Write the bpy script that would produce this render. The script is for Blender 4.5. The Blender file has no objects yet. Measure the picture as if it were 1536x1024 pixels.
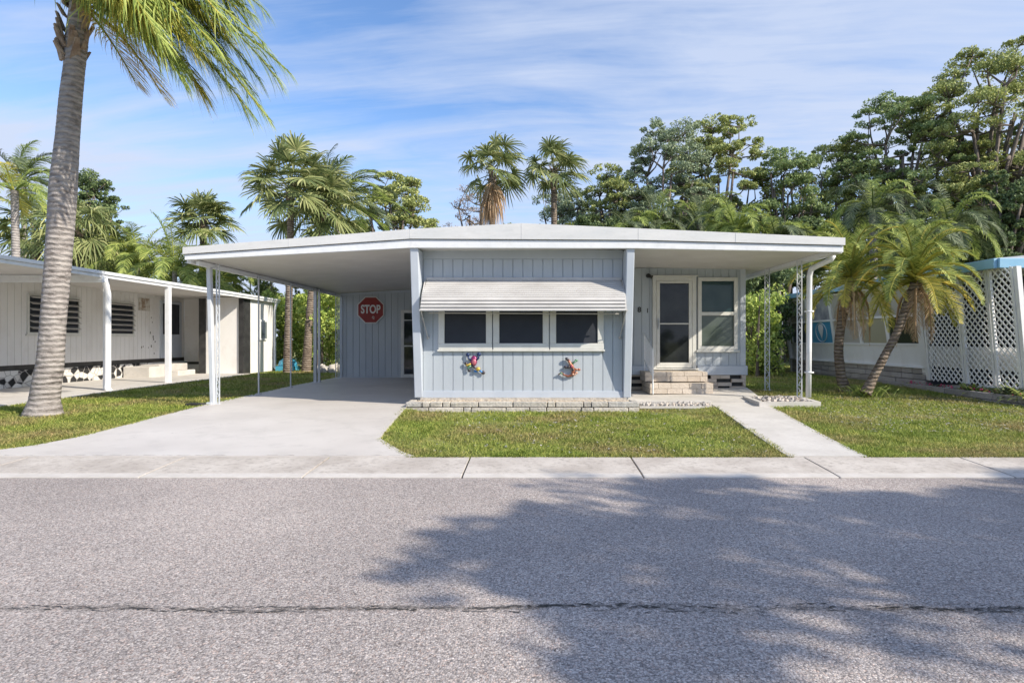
import bpy, math, random
import numpy as np
from mathutils import Vector, Matrix
SC = bpy.context.scene
COL = SC.collection
random.seed(7); RNG = np.random.default_rng(7)
F_PX, VX, VY, H = 900.0, 800.0, 510.0, 1.35      # camera calibration
def W(px, py, Y):                                # world point at depth Y
    return Vector(((px-VX)*Y/F_PX, Y, H-(py-VY)*Y/F_PX))
# ------------------------------------------------------------------ materials
def nt(m): return m.node_tree.nodes, m.node_tree.links
def rgb(c): return (c[0], c[1], c[2], 1)
def mat(name, c, rough=.6, c2=None, nscale=3, bump=0, bscale=40, metal=0, spec=.5, stretch=(1,1,1), c3=None, c3scale=20, c3amt=.5, island=None, lo=.35, hi=.65, trans=0, detail=6):
    m = bpy.data.materials.new(name); m.use_nodes = True
    N, L = nt(m); b = N['Principled BSDF']
    b.inputs['Roughness'].default_value = rough; b.inputs['Metallic'].default_value = metal
    b.inputs['Specular IOR Level'].default_value = spec
    b.inputs['Base Color'].default_value = rgb(c)
    tc = N.new('ShaderNodeTexCoord'); mp = N.new('ShaderNodeMapping'); mp.inputs['Scale'].default_value = stretch
    L.new(tc.outputs['Object'], mp.inputs['Vector'])
    out = None
    if c2 is not None:
        n = N.new('ShaderNodeTexNoise'); n.inputs['Scale'].default_value = nscale; n.inputs['Detail'].default_value = detail
        L.new(mp.outputs[0], n.inputs['Vector'])
        r = N.new('ShaderNodeValToRGB'); r.color_ramp.elements[0].position = lo; r.color_ramp.elements[1].position = hi
        r.color_ramp.elements[0].color = rgb(c); r.color_ramp.elements[1].color = rgb(c2)
        L.new(n.outputs['Fac'], r.inputs[0]); out = r.outputs[0]
    if c3 is not None:
        n = N.new('ShaderNodeTexNoise'); n.inputs['Scale'].default_value = c3scale; n.inputs['Detail'].default_value = 8; n.inputs['Roughness'].default_value = .65
        L.new(mp.outputs[0], n.inputs['Vector'])
        r = N.new('ShaderNodeValToRGB'); r.color_ramp.elements[0].position = .5; r.color_ramp.elements[1].position = .68
        r.color_ramp.elements[0].color = (0,0,0,1); r.color_ramp.elements[1].color = (c3amt,)*3+(1,)
        L.new(n.outputs['Fac'], r.inputs[0])
        mx = N.new('ShaderNodeMix'); mx.data_type = 'RGBA'
        if out: L.new(out, mx.inputs[6])
        else: mx.inputs[6].default_value = rgb(c)
        mx.inputs[7].default_value = rgb(c3); L.new(r.outputs[0], mx.inputs[0]); out = mx.outputs[2]
    if island is not None:                        # leaf-to-leaf colour differences
        g = N.new('ShaderNodeNewGeometry'); r = N.new('ShaderNodeValToRGB'); cr = r.color_ramp
        cols = island
        cr.elements[0].color = rgb(cols[0]); cr.elements[0].position = 0
        cr.elements[1].color = rgb(cols[-1]); cr.elements[1].position = 1
        for i, cc in enumerate(cols[1:-1]):
            e = cr.elements.new((i+1)/(len(cols)-1)); e.color = rgb(cc)
        L.new(g.outputs['Random Per Island'], r.inputs[0])
        if out:
            mx = N.new('ShaderNodeMix'); mx.data_type = 'RGBA'; mx.inputs[0].default_value = .5
            L.new(out, mx.inputs[6]); L.new(r.outputs[0], mx.inputs[7]); out = mx.outputs[2]
        else: out = r.outputs[0]
    if out: L.new(out, b.inputs['Base Color'])
    if bump:
        n = N.new('ShaderNodeTexNoise'); n.inputs['Scale'].default_value = bscale; n.inputs['Detail'].default_value = 5
        L.new(mp.outputs[0], n.inputs['Vector'])
        bp = N.new('ShaderNodeBump'); bp.inputs['Strength'].default_value = bump; bp.inputs['Distance'].default_value = .02
        L.new(n.outputs['Fac'], bp.inputs['Height']); L.new(bp.outputs[0], b.inputs['Normal'])
    if trans:
        t = N.new('ShaderNodeBsdfTranslucent'); ms = N.new('ShaderNodeMixShader'); ms.inputs[0].default_value = trans
        if out: L.new(out, t.inputs[0])
        else: t.inputs[0].default_value = rgb(c)
        L.new(b.outputs[0], ms.inputs[1]); L.new(t.outputs[0], ms.inputs[2])
        L.new(ms.outputs[0], N['Material Output'].inputs[0])
    return m
M = {}
def asphalt():
    m = bpy.data.materials.new('asphalt'); m.use_nodes = True; N, L = nt(m); b = N['Principled BSDF']
    b.inputs['Roughness'].default_value = .85; b.inputs['Specular IOR Level'].default_value = .3
    tc = N.new('ShaderNodeTexCoord'); P = tc.outputs['Object']
    def noise(s, d=4, ro=.5):
        n = N.new('ShaderNodeTexNoise'); n.inputs['Scale'].default_value = s; n.inputs['Detail'].default_value = d; n.inputs['Roughness'].default_value = ro
        L.new(P, n.inputs['Vector']); return n
    def ramp(src, stops):
        r = N.new('ShaderNodeValToRGB'); cr = r.color_ramp
        cr.elements[0].position = stops[0][0]; cr.elements[0].color = rgb(stops[0][1])
        cr.elements[1].position = stops[-1][0]; cr.elements[1].color = rgb(stops[-1][1])
        for p, c in stops[1:-1]:
            e = cr.elements.new(p); e.color = rgb(c)
        L.new(src, r.inputs[0]); return r.outputs[0]
    def mixc(a, bb, f, mode='MIX'):
        mx = N.new('ShaderNodeMix'); mx.data_type = 'RGBA'; mx.blend_type = mode
        for s, v in ((6, a), (7, bb), (0, f)):
            if hasattr(v, 'node'): L.new(v, mx.inputs[s])
            elif s == 0: mx.inputs[0].default_value = v
            else: mx.inputs[s].default_value = rgb(v)
        return mx.outputs[2]
    v = N.new('ShaderNodeTexVoronoi'); v.inputs['Scale'].default_value = 105; L.new(P, v.inputs['Vector'])
    sep = N.new('ShaderNodeSeparateColor'); L.new(v.outputs['Color'], sep.inputs[0])
    stones = ramp(sep.outputs[0], [(0,(.13,.125,.125)),(.3,(.27,.255,.25)),(.65,(.42,.395,.385)),(.88,(.55,.525,.51)),(1,(.75,.73,.71))])
    v2 = N.new('ShaderNodeTexVoronoi'); v2.inputs['Scale'].default_value = 190; L.new(P, v2.inputs['Vector'])
    sep2 = N.new('ShaderNodeSeparateColor'); L.new(v2.outputs['Color'], sep2.inputs[0])
    fine = ramp(sep2.outputs[1], [(0,(.14,.135,.135)),(.6,(.38,.36,.355)),(1,(.70,.68,.66))])
    c = mixc(stones, fine, .45)
    pink = ramp(sep.outputs[1], [(0,(.95,.93,.95)),(.8,(1,.97,.95)),(1,(1.12,.96,.9))])
    c = mixc(c, pink, 1.0, 'MULTIPLY')
    big = ramp(noise(.55, 5).outputs['Fac'], [(.3,(.84,.84,.85)),(.7,(1.12,1.11,1.10))])
    c = mixc(c, big, 1.0, 'MULTIPLY')
    gaps = ramp(v.outputs['Distance'], [(0,(1,1,1)),(.55,(1,1,1)),(.85,(.45,.45,.46))])
    c = mixc(c, gaps, .8, 'MULTIPLY')
    # dirt held in the worn joint between two paving lanes, and one darker wheel lane
    sx = N.new('ShaderNodeSeparateXYZ'); L.new(P, sx.inputs[0])
    def ma(op, p, q):
        m_ = N.new('ShaderNodeMath'); m_.operation = op
        for i_, v_ in enumerate((p, q)):
            if hasattr(v_, 'node'): L.new(v_, m_.inputs[i_])
            else: m_.inputs[i_].default_value = v_
        return m_.outputs[0]
    wv = ma('SUBTRACT', ma('MULTIPLY', ma('SUBTRACT', noise(3.5, 6, .7).outputs['Fac'], .5), .14), ma('ADD', ma('MULTIPLY', ma('SINE', ma('ADD', ma('MULTIPLY', sx.outputs[0], 1.9), 1.0), 0), .018), ma('MULTIPLY', ma('SINE', ma('MULTIPLY', sx.outputs[0], 5.3), 0), .012)))
    dist = ma('ABSOLUTE', ma('SUBTRACT', ma('ADD', sx.outputs[1], wv), 3.025), 0)
    band = ma('MULTIPLY', ma('MAXIMUM', ma('SUBTRACT', 1, ma('DIVIDE', dist, .045)), 0), ramp(noise(14, 6, .7).outputs['Fac'], [(.42,(0,0,0)),(.62,(1,1,1))]))
    c = mixc(c, (.06,.057,.053), ma('MULTIPLY', band, .8))
    c = mixc(c, ramp(noise(.22, 3).outputs['Fac'], [(.38,(.96,.93,.90)),(.62,(1.15,1.115,1.075))]), 1.0, 'MULTIPLY')
    L.new(c, b.inputs['Base Color'])
    bp = N.new('ShaderNodeBump'); bp.inputs['Strength'].default_value = .55; bp.inputs['Distance'].default_value = .006
    inv = N.new('ShaderNodeMath'); inv.operation = 'SUBTRACT'; inv.inputs[0].default_value = 1
    L.new(v.outputs['Distance'], inv.inputs[1]); L.new(inv.outputs[0], bp.inputs['Height']); L.new(bp.outputs[0], b.inputs['Normal'])
    return m
M['asphalt'] = asphalt()
M['crack'] = mat('crack_dark', (.025,.024,.024), .95, c2=(.07,.065,.06), nscale=60)
M['concrete'] = mat('concrete', (.50,.475,.445), .8, c2=(.58,.555,.525), nscale=2.2, c3=(.40,.38,.36), c3scale=14, c3amt=.45, bump=.15, bscale=120)
M['walk'] = mat('sidewalk_concrete', (.40,.36,.325), .88, c2=(.52,.48,.44), nscale=2.0, c3=(.27,.24,.215), c3scale=17, c3amt=.7, bump=.25, bscale=150)
M['curb'] = mat('curb_lip', (.48,.45,.42), .85, c2=(.55,.52,.49), nscale=5, c3=(.42,.40,.38), c3scale=30)
M['drive'] = mat('driveway_paint', (.54,.505,.475), .50, c2=(.62,.585,.555), nscale=.8, c3=(.45,.425,.40), c3scale=3.5, c3amt=.5, bump=.05, bscale=90, spec=.55)
def lawn(name, island=False):
    m = bpy.data.materials.new(name); m.use_nodes = True; N, L = nt(m); b = N['Principled BSDF']; b.inputs['Roughness'].default_value = .75
    b.inputs['Specular IOR Level'].default_value = .25
    tc = N.new('ShaderNodeTexCoord'); P = tc.outputs['Object']
    def nz(s, lo, hi, a, c, d=5):
        n = N.new('ShaderNodeTexNoise'); n.inputs['Scale'].default_value = s; n.inputs['Detail'].default_value = d; L.new(P, n.inputs['Vector'])
        r = N.new('ShaderNodeValToRGB'); r.color_ramp.elements[0].position = lo; r.color_ramp.elements[1].position = hi
        r.color_ramp.elements[0].color = rgb(a); r.color_ramp.elements[1].color = rgb(c); L.new(n.outputs['Fac'], r.inputs[0]); return r.outputs[0]
    green = nz(1.3, .35, .65, (.22,.275,.06), (.34,.375,.105))
    straw = nz(9, .3, .7, (.42,.35,.17), (.29,.23,.13))
    f = nz(.8, .45, .66, (0,0,0), (.85,.85,.85), 9)
    mx = N.new('ShaderNodeMix'); mx.data_type = 'RGBA'; L.new(f, mx.inputs[0]); L.new(green, mx.inputs[6]); L.new(straw, mx.inputs[7])
    o = mx.outputs[2]
    m2 = N.new('ShaderNodeMix'); m2.data_type = 'RGBA'; m2.blend_type = 'MULTIPLY'; m2.inputs[0].default_value = 1; L.new(o, m2.inputs[6])
    if island:
        g = N.new('ShaderNodeNewGeometry'); r = N.new('ShaderNodeValToRGB'); cr = r.color_ramp
        cr.elements[0].color = (.55,.68,.5,1); cr.elements[1].color = (1.9,1.6,1.7,1); cr.elements[1].position = 1
        e = cr.elements.new(.75); e.color = (1.15,1.15,1.0,1)
        L.new(g.outputs['Random Per Island'], r.inputs[0]); L.new(r.outputs[0], m2.inputs[7])
    else:
        r = nz(70, .35, .65, (.45,.45,.42), (1,1,1)); L.new(r, m2.inputs[7])
        n = N.new('ShaderNodeTexNoise'); n.inputs['Scale'].default_value = 60; L.new(P, n.inputs['Vector'])
        bp = N.new('ShaderNodeBump'); bp.inputs['Strength'].default_value = .8; bp.inputs['Distance'].default_value = .03; L.new(n.outputs['Fac'], bp.inputs['Height']); L.new(bp.outputs[0], b.inputs['Normal'])
    L.new(m2.outputs[2], b.inputs['Base Color'])
    if island:
        t = N.new('ShaderNodeBsdfTranslucent'); ms = N.new('ShaderNodeMixShader'); ms.inputs[0].default_value = .3
        L.new(m2.outputs[2], t.inputs[0]); L.new(b.outputs[0], ms.inputs[1]); L.new(t.outputs[0], ms.inputs[2]); L.new(ms.outputs[0], N['Material Output'].inputs[0])
    return m
M['lawn'] = lawn('lawn_ground'); M['blade'] = lawn('grass_blade', True)
M['blue'] = mat('pale_blue_paint', (.43,.475,.525), .5, c2=(.475,.52,.565), nscale=1.2, c3=(.38,.42,.465), c3scale=5, c3amt=.35, bump=.06, bscale=30, stretch=(1,1,.35))
M['bluedk'] = mat('groove_shade_paint', (.37,.41,.46), .6)
M['trimblue'] = mat('pale_blue_trim', (.48,.53,.60), .45, c2=(.53,.575,.64), nscale=2)
M['white'] = mat('white_metal_paint', (.72,.74,.77), .4, c2=(.78,.79,.81), nscale=2.5, c3=(.55,.56,.57), c3scale=7, c3amt=.35)
M['roofw'] = mat('aged_white_fascia', (.60,.61,.62), .5, c2=(.67,.67,.67), nscale=3, c3=(.50,.50,.50), c3scale=9, c3amt=.4, stretch=(.5,1,2))
M['awn'] = mat('awning_aluminium', (.46,.45,.44), .5, c2=(.54,.53,.52), nscale=4, c3=(.38,.36,.35), c3scale=12, c3amt=.4, stretch=(.4,1,1))
M['post'] = mat('pale_grey_post', (.50,.53,.57), .45, c2=(.58,.61,.65), nscale=4)
M['frame'] = mat('cream_window_frame', (.64,.64,.61), .5, c2=(.71,.71,.68), nscale=5)
def soffit():
    m = mat('soffit_panel', (.60,.58,.56), .55, c2=(.66,.64,.62), nscale=2)
    N, L = nt(m); tc = N.new('ShaderNodeTexCoord')
    w = N.new('ShaderNodeTexWave'); w.bands_direction = 'X'; w.inputs['Scale'].default_value = 3.1; w.wave_profile = 'SAW'; w.inputs['Distortion'].default_value = 0
    n = N.new('ShaderNodeTexNoise'); n.inputs['Scale'].default_value = 40
    L.new(tc.outputs['Object'], w.inputs['Vector']); L.new(tc.outputs['Object'], n.inputs['Vector'])
    a = N.new('ShaderNodeMath'); a.operation = 'MULTIPLY_ADD'; a.inputs[1].default_value = .5; L.new(n.outputs['Fac'], a.inputs[0]); L.new(w.outputs['Fac'], a.inputs[2])
    bp = N.new('ShaderNodeBump'); bp.inputs['Strength'].default_value = .35; bp.inputs['Distance'].default_value = .02
    L.new(a.outputs[0], bp.inputs['Height']); L.new(bp.outputs[0], N['Principled BSDF'].inputs['Normal'])
    return m
M['soffit'] = soffit()
def glass(name, c, rough=.04, c2=None):
    m = mat(name, c, rough, c2=c2, nscale=2.5, spec=.4, lo=.3, hi=.7)
    b = m.node_tree.nodes['Principled BSDF']; b.inputs['Coat Weight'].default_value = 0; b.inputs['Coat Roughness'].default_value = .02
    return m
M['glass'] = glass('dark_glass', (.008,.010,.014), .04, c2=(.035,.04,.045)); M['screen'] = mat('dark_insect_screen', (.028,.033,.045), .6, c2=(.04,.046,.06), nscale=2, spec=.3, bump=.2, bscale=400)  # dark glass: second tone painted in where reflections would show
M['glassgreen'] = glass('green_grey_glass', (.075,.10,.09), .05, c2=(.12,.145,.13)); M['glasstop'] = glass('upper_glass', (.02,.05,.055), .05, c2=(.045,.08,.085))
M['stone'] = mat('pale_ledge_stone', (.42,.38,.33), .85, c2=(.56,.52,.46), nscale=7, c3=(.13,.125,.12), c3scale=11, c3amt=.9, bump=.8, bscale=25, island=[(.30,.29,.28),(.50,.47,.42),(.62,.57,.50),(.36,.37,.38)])
M['brick'] = mat('cream_block', (.52,.45,.38), .85, c2=(.64,.57,.49), nscale=6, c3=(.33,.27,.22), c3scale=18, c3amt=.6, bump=.5, bscale=50, island=[(.45,.39,.33),(.58,.50,.42),(.66,.59,.52)])
M['mortar'] = mat('dark_mortar', (.12,.11,.10), .95, c2=(.2,.18,.16), nscale=20)
M['dirt'] = mat('leafy_dirt', (.38,.31,.24), .95, c2=(.52,.45,.36), nscale=16, c3=(.10,.07,.045), c3scale=28, c3amt=.9, bump=1, bscale=50)
M['rock'] = mat('river_rock', (.4,.38,.36), .8, island=[(.10,.09,.09),(.34,.31,.29),(.52,.49,.46),(.62,.50,.40),(.22,.17,.15)], c2=(.5,.47,.43), nscale=12)
M['black'] = mat('black_paint', (.02,.02,.022), .55, c2=(.045,.045,.045), nscale=5)
M['nwhite'] = mat('neighbour_white_siding', (.76,.75,.74), .5, c2=(.82,.81,.80), nscale=.8, c3=(.62,.59,.56), c3scale=2.5, c3amt=.4, stretch=(1,1,.5))
M['red'] = mat('stop_red', (.24,.014,.014), .45, c2=(.28,.02,.02), nscale=4); M['signw'] = mat('sign_white', (.72,.72,.72), .4)
M['lattice'] = mat('white_lattice', (.75,.75,.77), .5, c2=(.82,.82,.83), nscale=6)
M['eaveblue'] = mat('blue_eave_paint', (.20,.42,.62), .5, c2=(.28,.50,.68), nscale=2)
M['shingle'] = mat('grey_roof', (.42,.43,.45), .8, c2=(.52,.53,.54), nscale=6)
M['greystone'] = mat('grey_stack_stone', (.30,.27,.26), .9, c2=(.42,.38,.36), nscale=5, c3=(.16,.14,.13), c3scale=15, c3amt=.6, bump=.7, bscale=30, island=[(.26,.24,.23),(.40,.37,.36),(.48,.45,.43)])
M['silver'] = mat('galvanised_pole', (.50,.52,.55), .35, metal=.5)
M['soil'] = mat('soil', (.07,.05,.035), .95, c2=(.12,.09,.06), nscale=10, bump=1, bscale=30)
def trunkmat(name, a, bcol, dark, ring=5.5, amt=.6):
    m = bpy.data.materials.new(name); m.use_nodes = True; N, L = nt(m); b = N['Principled BSDF']; b.inputs['Roughness'].default_value = .9; b.inputs['Specular IOR Level'].default_value = .2
    tc = N.new('ShaderNodeTexCoord'); mp = N.new('ShaderNodeMapping'); mp.inputs['Scale'].default_value = (1,1,2.2); L.new(tc.outputs['Object'], mp.inputs[0])
    n = N.new('ShaderNodeTexNoise'); n.inputs['Scale'].default_value = 6; n.inputs['Detail'].default_value = 9; n.inputs['Roughness'].default_value = .7; L.new(mp.outputs[0], n.inputs[0])
    r = N.new('ShaderNodeValToRGB'); cr = r.color_ramp; cr.elements[0].position = .33; cr.elements[0].color = rgb(dark); cr.elements[1].position = .68; cr.elements[1].color = rgb(bcol)
    e = cr.elements.new(.48); e.color = rgb(a); L.new(n.outputs[0], r.inputs[0])
    w = N.new('ShaderNodeTexWave'); w.bands_direction = 'Z'; w.inputs['Scale'].default_value = ring; w.inputs['Distortion'].default_value = 3; w.inputs['Detail'].default_value = 4; w.inputs['Detail Scale'].default_value = 1.6
    L.new(tc.outputs['Object'], w.inputs[0])
    rr = N.new('ShaderNodeValToRGB'); rr.color_ramp.elements[0].position = .05; rr.color_ramp.elements[0].color = (1-amt,)*3+(1,); rr.color_ramp.elements[1].position = .35; rr.color_ramp.elements[1].color = (1,1,1,1)
    L.new(w.outputs['Fac'], rr.inputs[0])
    mx = N.new('ShaderNodeMix'); mx.data_type = 'RGBA'; mx.blend_type = 'MULTIPLY'; mx.inputs[0].default_value = 1; L.new(r.outputs[0], mx.inputs[6]); L.new(rr.outputs[0], mx.inputs[7]); L.new(mx.outputs[2], b.inputs['Base Color'])
    ad = N.new('ShaderNodeMath'); ad.operation = 'MULTIPLY_ADD'; ad.inputs[1].default_value = 2.5; L.new(n.outputs[0], ad.inputs[0]); L.new(w.outputs['Fac'], ad.inputs[2])
    bp = N.new('ShaderNodeBump'); bp.inputs['Strength'].default_value = .7; bp.inputs['Distance'].default_value = .03; L.new(ad.outputs[0], bp.inputs['Height']); L.new(bp.outputs[0], b.inputs['Normal'])
    return m
M['palmtrunk'] = trunkmat('grey_palm_trunk', (.33,.30,.285), (.46,.425,.40), (.16,.14,.13), 3.6, .22)
M['palmbark'] = trunkmat('brown_palm_trunk', (.24,.19,.15), (.36,.30,.25), (.08,.06,.05), 4, .5)
M['bark'] = mat('dark_branch_bark', (.10,.08,.07), .9, c2=(.20,.165,.14), nscale=5, stretch=(1,1,.3))
M['boot'] = mat('brown_leaf_base', (.20,.14,.10), .9, c2=(.32,.25,.19), nscale=9, c3=(.06,.04,.03), c3scale=12, bump=.6, bscale=25)
def leafmat(n, cols, trans=.35, k=1.12): return mat(n, cols[0], .6, island=[tuple(v*k for v in q) for q in cols], trans=trans, spec=.3)
M['frond'] = leafmat('green_frond', [(.10,.15,.045),(.20,.27,.07),(.33,.40,.10),(.46,.50,.16)], .4)
M['frondy'] = leafmat('yellow_green_frond', [(.24,.25,.06),(.38,.38,.08),(.54,.48,.10),(.62,.50,.13)], .4)
M['frondpg'] = leafmat('pygmy_green_frond', [(.10,.14,.035),(.19,.245,.055),(.30,.34,.08),(.40,.42,.12)], .25, 1.2)
M['frondd'] = leafmat('deep_green_frond', [(.06,.09,.05),(.11,.15,.075),(.17,.215,.105),(.27,.31,.17)], .2, .85)
M['fan'] = leafmat('fan_palm_leaf', [(.09,.125,.05),(.17,.21,.08),(.27,.30,.12),(.42,.42,.20)], .3)
M['dead'] = leafmat('dead_frond', [(.28,.18,.10),(.42,.28,.17),(.56,.43,.28)], .2)
M['deadyel'] = leafmat('yellowing_frond', [(.52,.44,.14),(.62,.48,.18),(.50,.34,.16)], .3)
M['leaf'] = leafmat('mid_green_leaf', [(.07,.11,.05),(.13,.18,.075),(.20,.25,.10),(.28,.32,.14)], .2, 1.65)
M['leafy'] = leafmat('olive_leaf', [(.10,.125,.05),(.17,.205,.075),(.265,.29,.105),(.37,.37,.145)], .2, 1.65)
M['leafg'] = leafmat('grey_green_leaf', [(.09,.12,.08),(.15,.19,.12),(.22,.26,.16),(.30,.34,.22)], .2, 1.65)
M['leafd'] = leafmat('dark_green_leaf', [(.035,.055,.03),(.065,.095,.04),(.10,.14,.06),(.17,.21,.085)], .2, 1.65)
M['leafb'] = leafmat('bright_green_leaf', [(.11,.16,.04),(.20,.27,.06),(.32,.37,.09),(.42,.46,.14)], .2, 1.65)
M['leafr'] = leafmat('reddish_twig_leaf', [(.16,.11,.09),(.26,.18,.15),(.18,.18,.10)], .2, 1.65)
# ------------------------------------------------------------------ mesh helpers
class MB:
    def __init__(s): s.v = []; s.f = []; s.m = []; s.mats = []
    def mi(s, m):
        if m is None: return 0
        if m not in s.mats: s.mats.append(m)
        return s.mats.index(m)
    def add(s, vs, fs, m=None):
        o = len(s.v); s.v += [tuple(v) for v in vs]; k = s.mi(m)
        for f in fs: s.f.append([o+i for i in f]); s.m.append(k)
        return s
    def box(s, x0, x1, y0, y1, z0, z1, m=None):
        vs = [(x0,y0,z0),(x1,y0,z0),(x1,y1,z0),(x0,y1,z0),(x0,y0,z1),(x1,y0,z1),(x1,y1,z1),(x0,y1,z1)]
        return s.add(vs, [(0,3,2,1),(4,5,6,7),(0,1,5,4),(1,2,6,5),(2,3,7,6),(3,0,4,7)], m)
    def hexa(s, vs, m=None):   # 8 corners in box order
        return s.add(vs, [(0,3,2,1),(4,5,6,7),(0,1,5,4),(1,2,6,5),(2,3,7,6),(3,0,4,7)], m)
    def prism_y(s, prof, y0, y1, m=None):   # profile (x,z) counter-clockwise, extruded in y
        n = len(prof); vs = [(x,y0,z) for x,z in prof]+[(x,y1,z) for x,z in prof]
        fs = [list(range(n)), list(range(2*n-1, n-1, -1))]+[(i, i+n, (i+1)%n+n, (i+1)%n) for i in range(n)]
        return s.add(vs, fs, m)
    def prism_x(s, prof, x0, x1, m=None):   # profile (y,z)
        n = len(prof); vs = [(x0,y,z) for y,z in prof]+[(x1,y,z) for y,z in prof]
        fs = [list(range(n-1,-1,-1)), list(range(n, 2*n))]+[(i, (i+1)%n, (i+1)%n+n, i+n) for i in range(n)]
        return s.add(vs, fs, m)
    def tube(s, pts, rad, n=8, m=None, cap=True, wob=0):
        pts = [Vector(p) for p in pts]
        if not hasattr(rad, '__len__'): rad = [rad]*len(pts)
        o = len(s.v); k = s.mi(m); up = None
        for i, p in enumerate(pts):
            t = (pts[min(i+1,len(pts)-1)]-pts[max(i-1,0)]).normalized()
            if up is None: up = Vector((0,0,1)) if abs(t.z) < .9 else Vector((1,0,0))
            a = t.cross(up).normalized(); b = a.cross(t).normalized(); up = b
            for j in range(n):
                q = 2*math.pi*j/n; r = rad[i]*(1+(random.uniform(-wob,wob) if wob else 0))
                s.v.append(tuple(p+a*math.cos(q)*r+b*math.sin(q)*r))
        for i in range(len(pts)-1):
            for j in range(n):
                s.f.append([o+i*n+j, o+i*n+(j+1)%n, o+(i+1)*n+(j+1)%n, o+(i+1)*n+j]); s.m.append(k)
        if cap:
            s.f.append([o+j for j in range(n-1,-1,-1)]); s.m.append(k)
            s.f.append([o+(len(pts)-1)*n+j for j in range(n)]); s.m.append(k)
        return s
    def ball(s, c, r, m=None, n=10, rot=0):
        c = Vector(c); r = Vector(r) if hasattr(r,'__len__') else Vector((r,r,r)); o = len(s.v); k = s.mi(m)
        vs = []
        R = Matrix.Rotation(rot, 3, 'Y')
        for i in range(n//2+1):
            th = math.pi*i/(n//2)
            for j in range(n):
                ph = 2*math.pi*j/n
                vs.append(c+R@Vector((r.x*math.sin(th)*math.cos(ph), r.y*math.sin(th)*math.sin(ph), r.z*math.cos(th))))
        fs = []
        for i in range(n//2):
            for j in range(n): fs.append((i*n+j, (i+1)*n+j, (i+1)*n+(j+1)%n, i*n+(j+1)%n))
        return s.add(vs, fs, m)
    def build(s, name, m=None, parent=None, bevel=0, smooth=False):
        me = bpy.data.meshes.new(name); off = base_of(parent)
        me.from_pydata([(x-off.x,y-off.y,z-off.z) for x,y,z in s.v], [], s.f)
        ms = s.mats if s.mats else [m]
        if m is not None and s.mats: ms = s.mats
        for q in ms: me.materials.append(q)
        me.polygons.foreach_set('material_index', s.m)
        if smooth: me.polygons.foreach_set('use_smooth', [True]*len(s.f))
        me.update(); o = bpy.data.objects.new(name, me); COL.objects.link(o)
        if parent: o.parent = parent
        if bevel:
            b = o.modifiers.new('bevel', 'BEVEL'); b.width = bevel; b.segments = 2; b.limit_method = 'ANGLE'; b.angle_limit = math.radians(40); b.harden_normals = False
        return o
def base_of(p):
    v = Vector((0,0,0))
    while p is not None: v += p.location; p = p.parent
    return v
def np_mesh(name, V, F, m, parent=None, smooth=False):
    me = bpy.data.meshes.new(name); off = np.array(base_of(parent)); V = V-off
    me.vertices.add(len(V)); me.vertices.foreach_set('co', V.astype(np.float32).ravel())
    tot = sum(f.size for f in F); nf = sum(len(f) for f in F)
    me.loops.add(tot); me.polygons.add(nf)
    me.loops.foreach_set('vertex_index', np.concatenate([f.ravel() for f in F]).astype(np.int32))
    ls = []; st = 0
    for f in F:
        ls.append(st+np.arange(len(f))*f.shape[1]); st += f.size
    me.polygons.foreach_set('loop_start', np.concatenate(ls).astype(np.int32))
    me.update(calc_edges=True); me.validate()
    me.materials.append(m); o = bpy.data.objects.new(name, me); COL.objects.link(o)
    if parent: o.parent = parent
    if smooth: me.polygons.foreach_set('use_smooth', [True]*nf)
    return o
def tag(o, label=None, cat=None, group=None, kind=None):
    if label: o['label'] = label
    if cat: o['category'] = cat
    if group: o['group'] = group
    if kind: o['kind'] = kind
    return o
def thing(name, label, cat, loc=(0,0,0), group=None):
    o = bpy.data.objects.new(name, None); o.location = loc; o.empty_display_size = .2; COL.objects.link(o)
    return tag(o, label, cat, group)
def ss(a, b, x):
    t = np.clip((x-a)/(b-a), 0, 1); return t*t*(3-2*t)
def gz(x, y):
    return .045+.085*ss(6.65,11,y)+.04*ss(11,16,y)+.06*ss(2,5,x)*ss(11,14,y)
def gl(x, y):
    return gz(x,y)-.055*ss(7.6,10,y)*(1-ss(11.0,11.2,y))*ss(-2.35,-1.9,x)*(1-ss(2.8,3.2,x))
# ------------------------------------------------------------------ ground, road, slabs
def sheet(name, xs, ys, zf, m):
    X, Y = np.meshgrid(xs, ys); Z = zf(X, Y); V = np.stack([X, Y, Z], -1).reshape(-1, 3)
    nx, ny = len(xs), len(ys); i, j = np.meshgrid(np.arange(nx-1), np.arange(ny-1)); a = (j*nx+i).ravel()
    return np_mesh(name, V, [np.stack([a, a+1, a+1+nx, a+nx], 1)], m, smooth=True)
gx = np.concatenate([[-400,-150,-60,-30], np.arange(-20,20.1,.25), [30,60,150,400]])
gy = np.concatenate([[-400,-100,-40], np.arange(-20,6.1,4), [6.4], np.arange(6.65,22,.35), [25,30,40,60,100,200,600]])
tag(sheet('lawn_ground', gx, gy, lambda X, Y: np.where(Y < 6.5, -.05, gl(X, Y)), M['lawn']), kind='structure')
rd = MB(); rd.add([(-90,-4.2,0),(90,-4.2,0),(90,5.87,0),(-90,5.87,0)], [(0,1,2,3)])
tag(rd.build('road', M['asphalt']), kind='structure')
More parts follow.
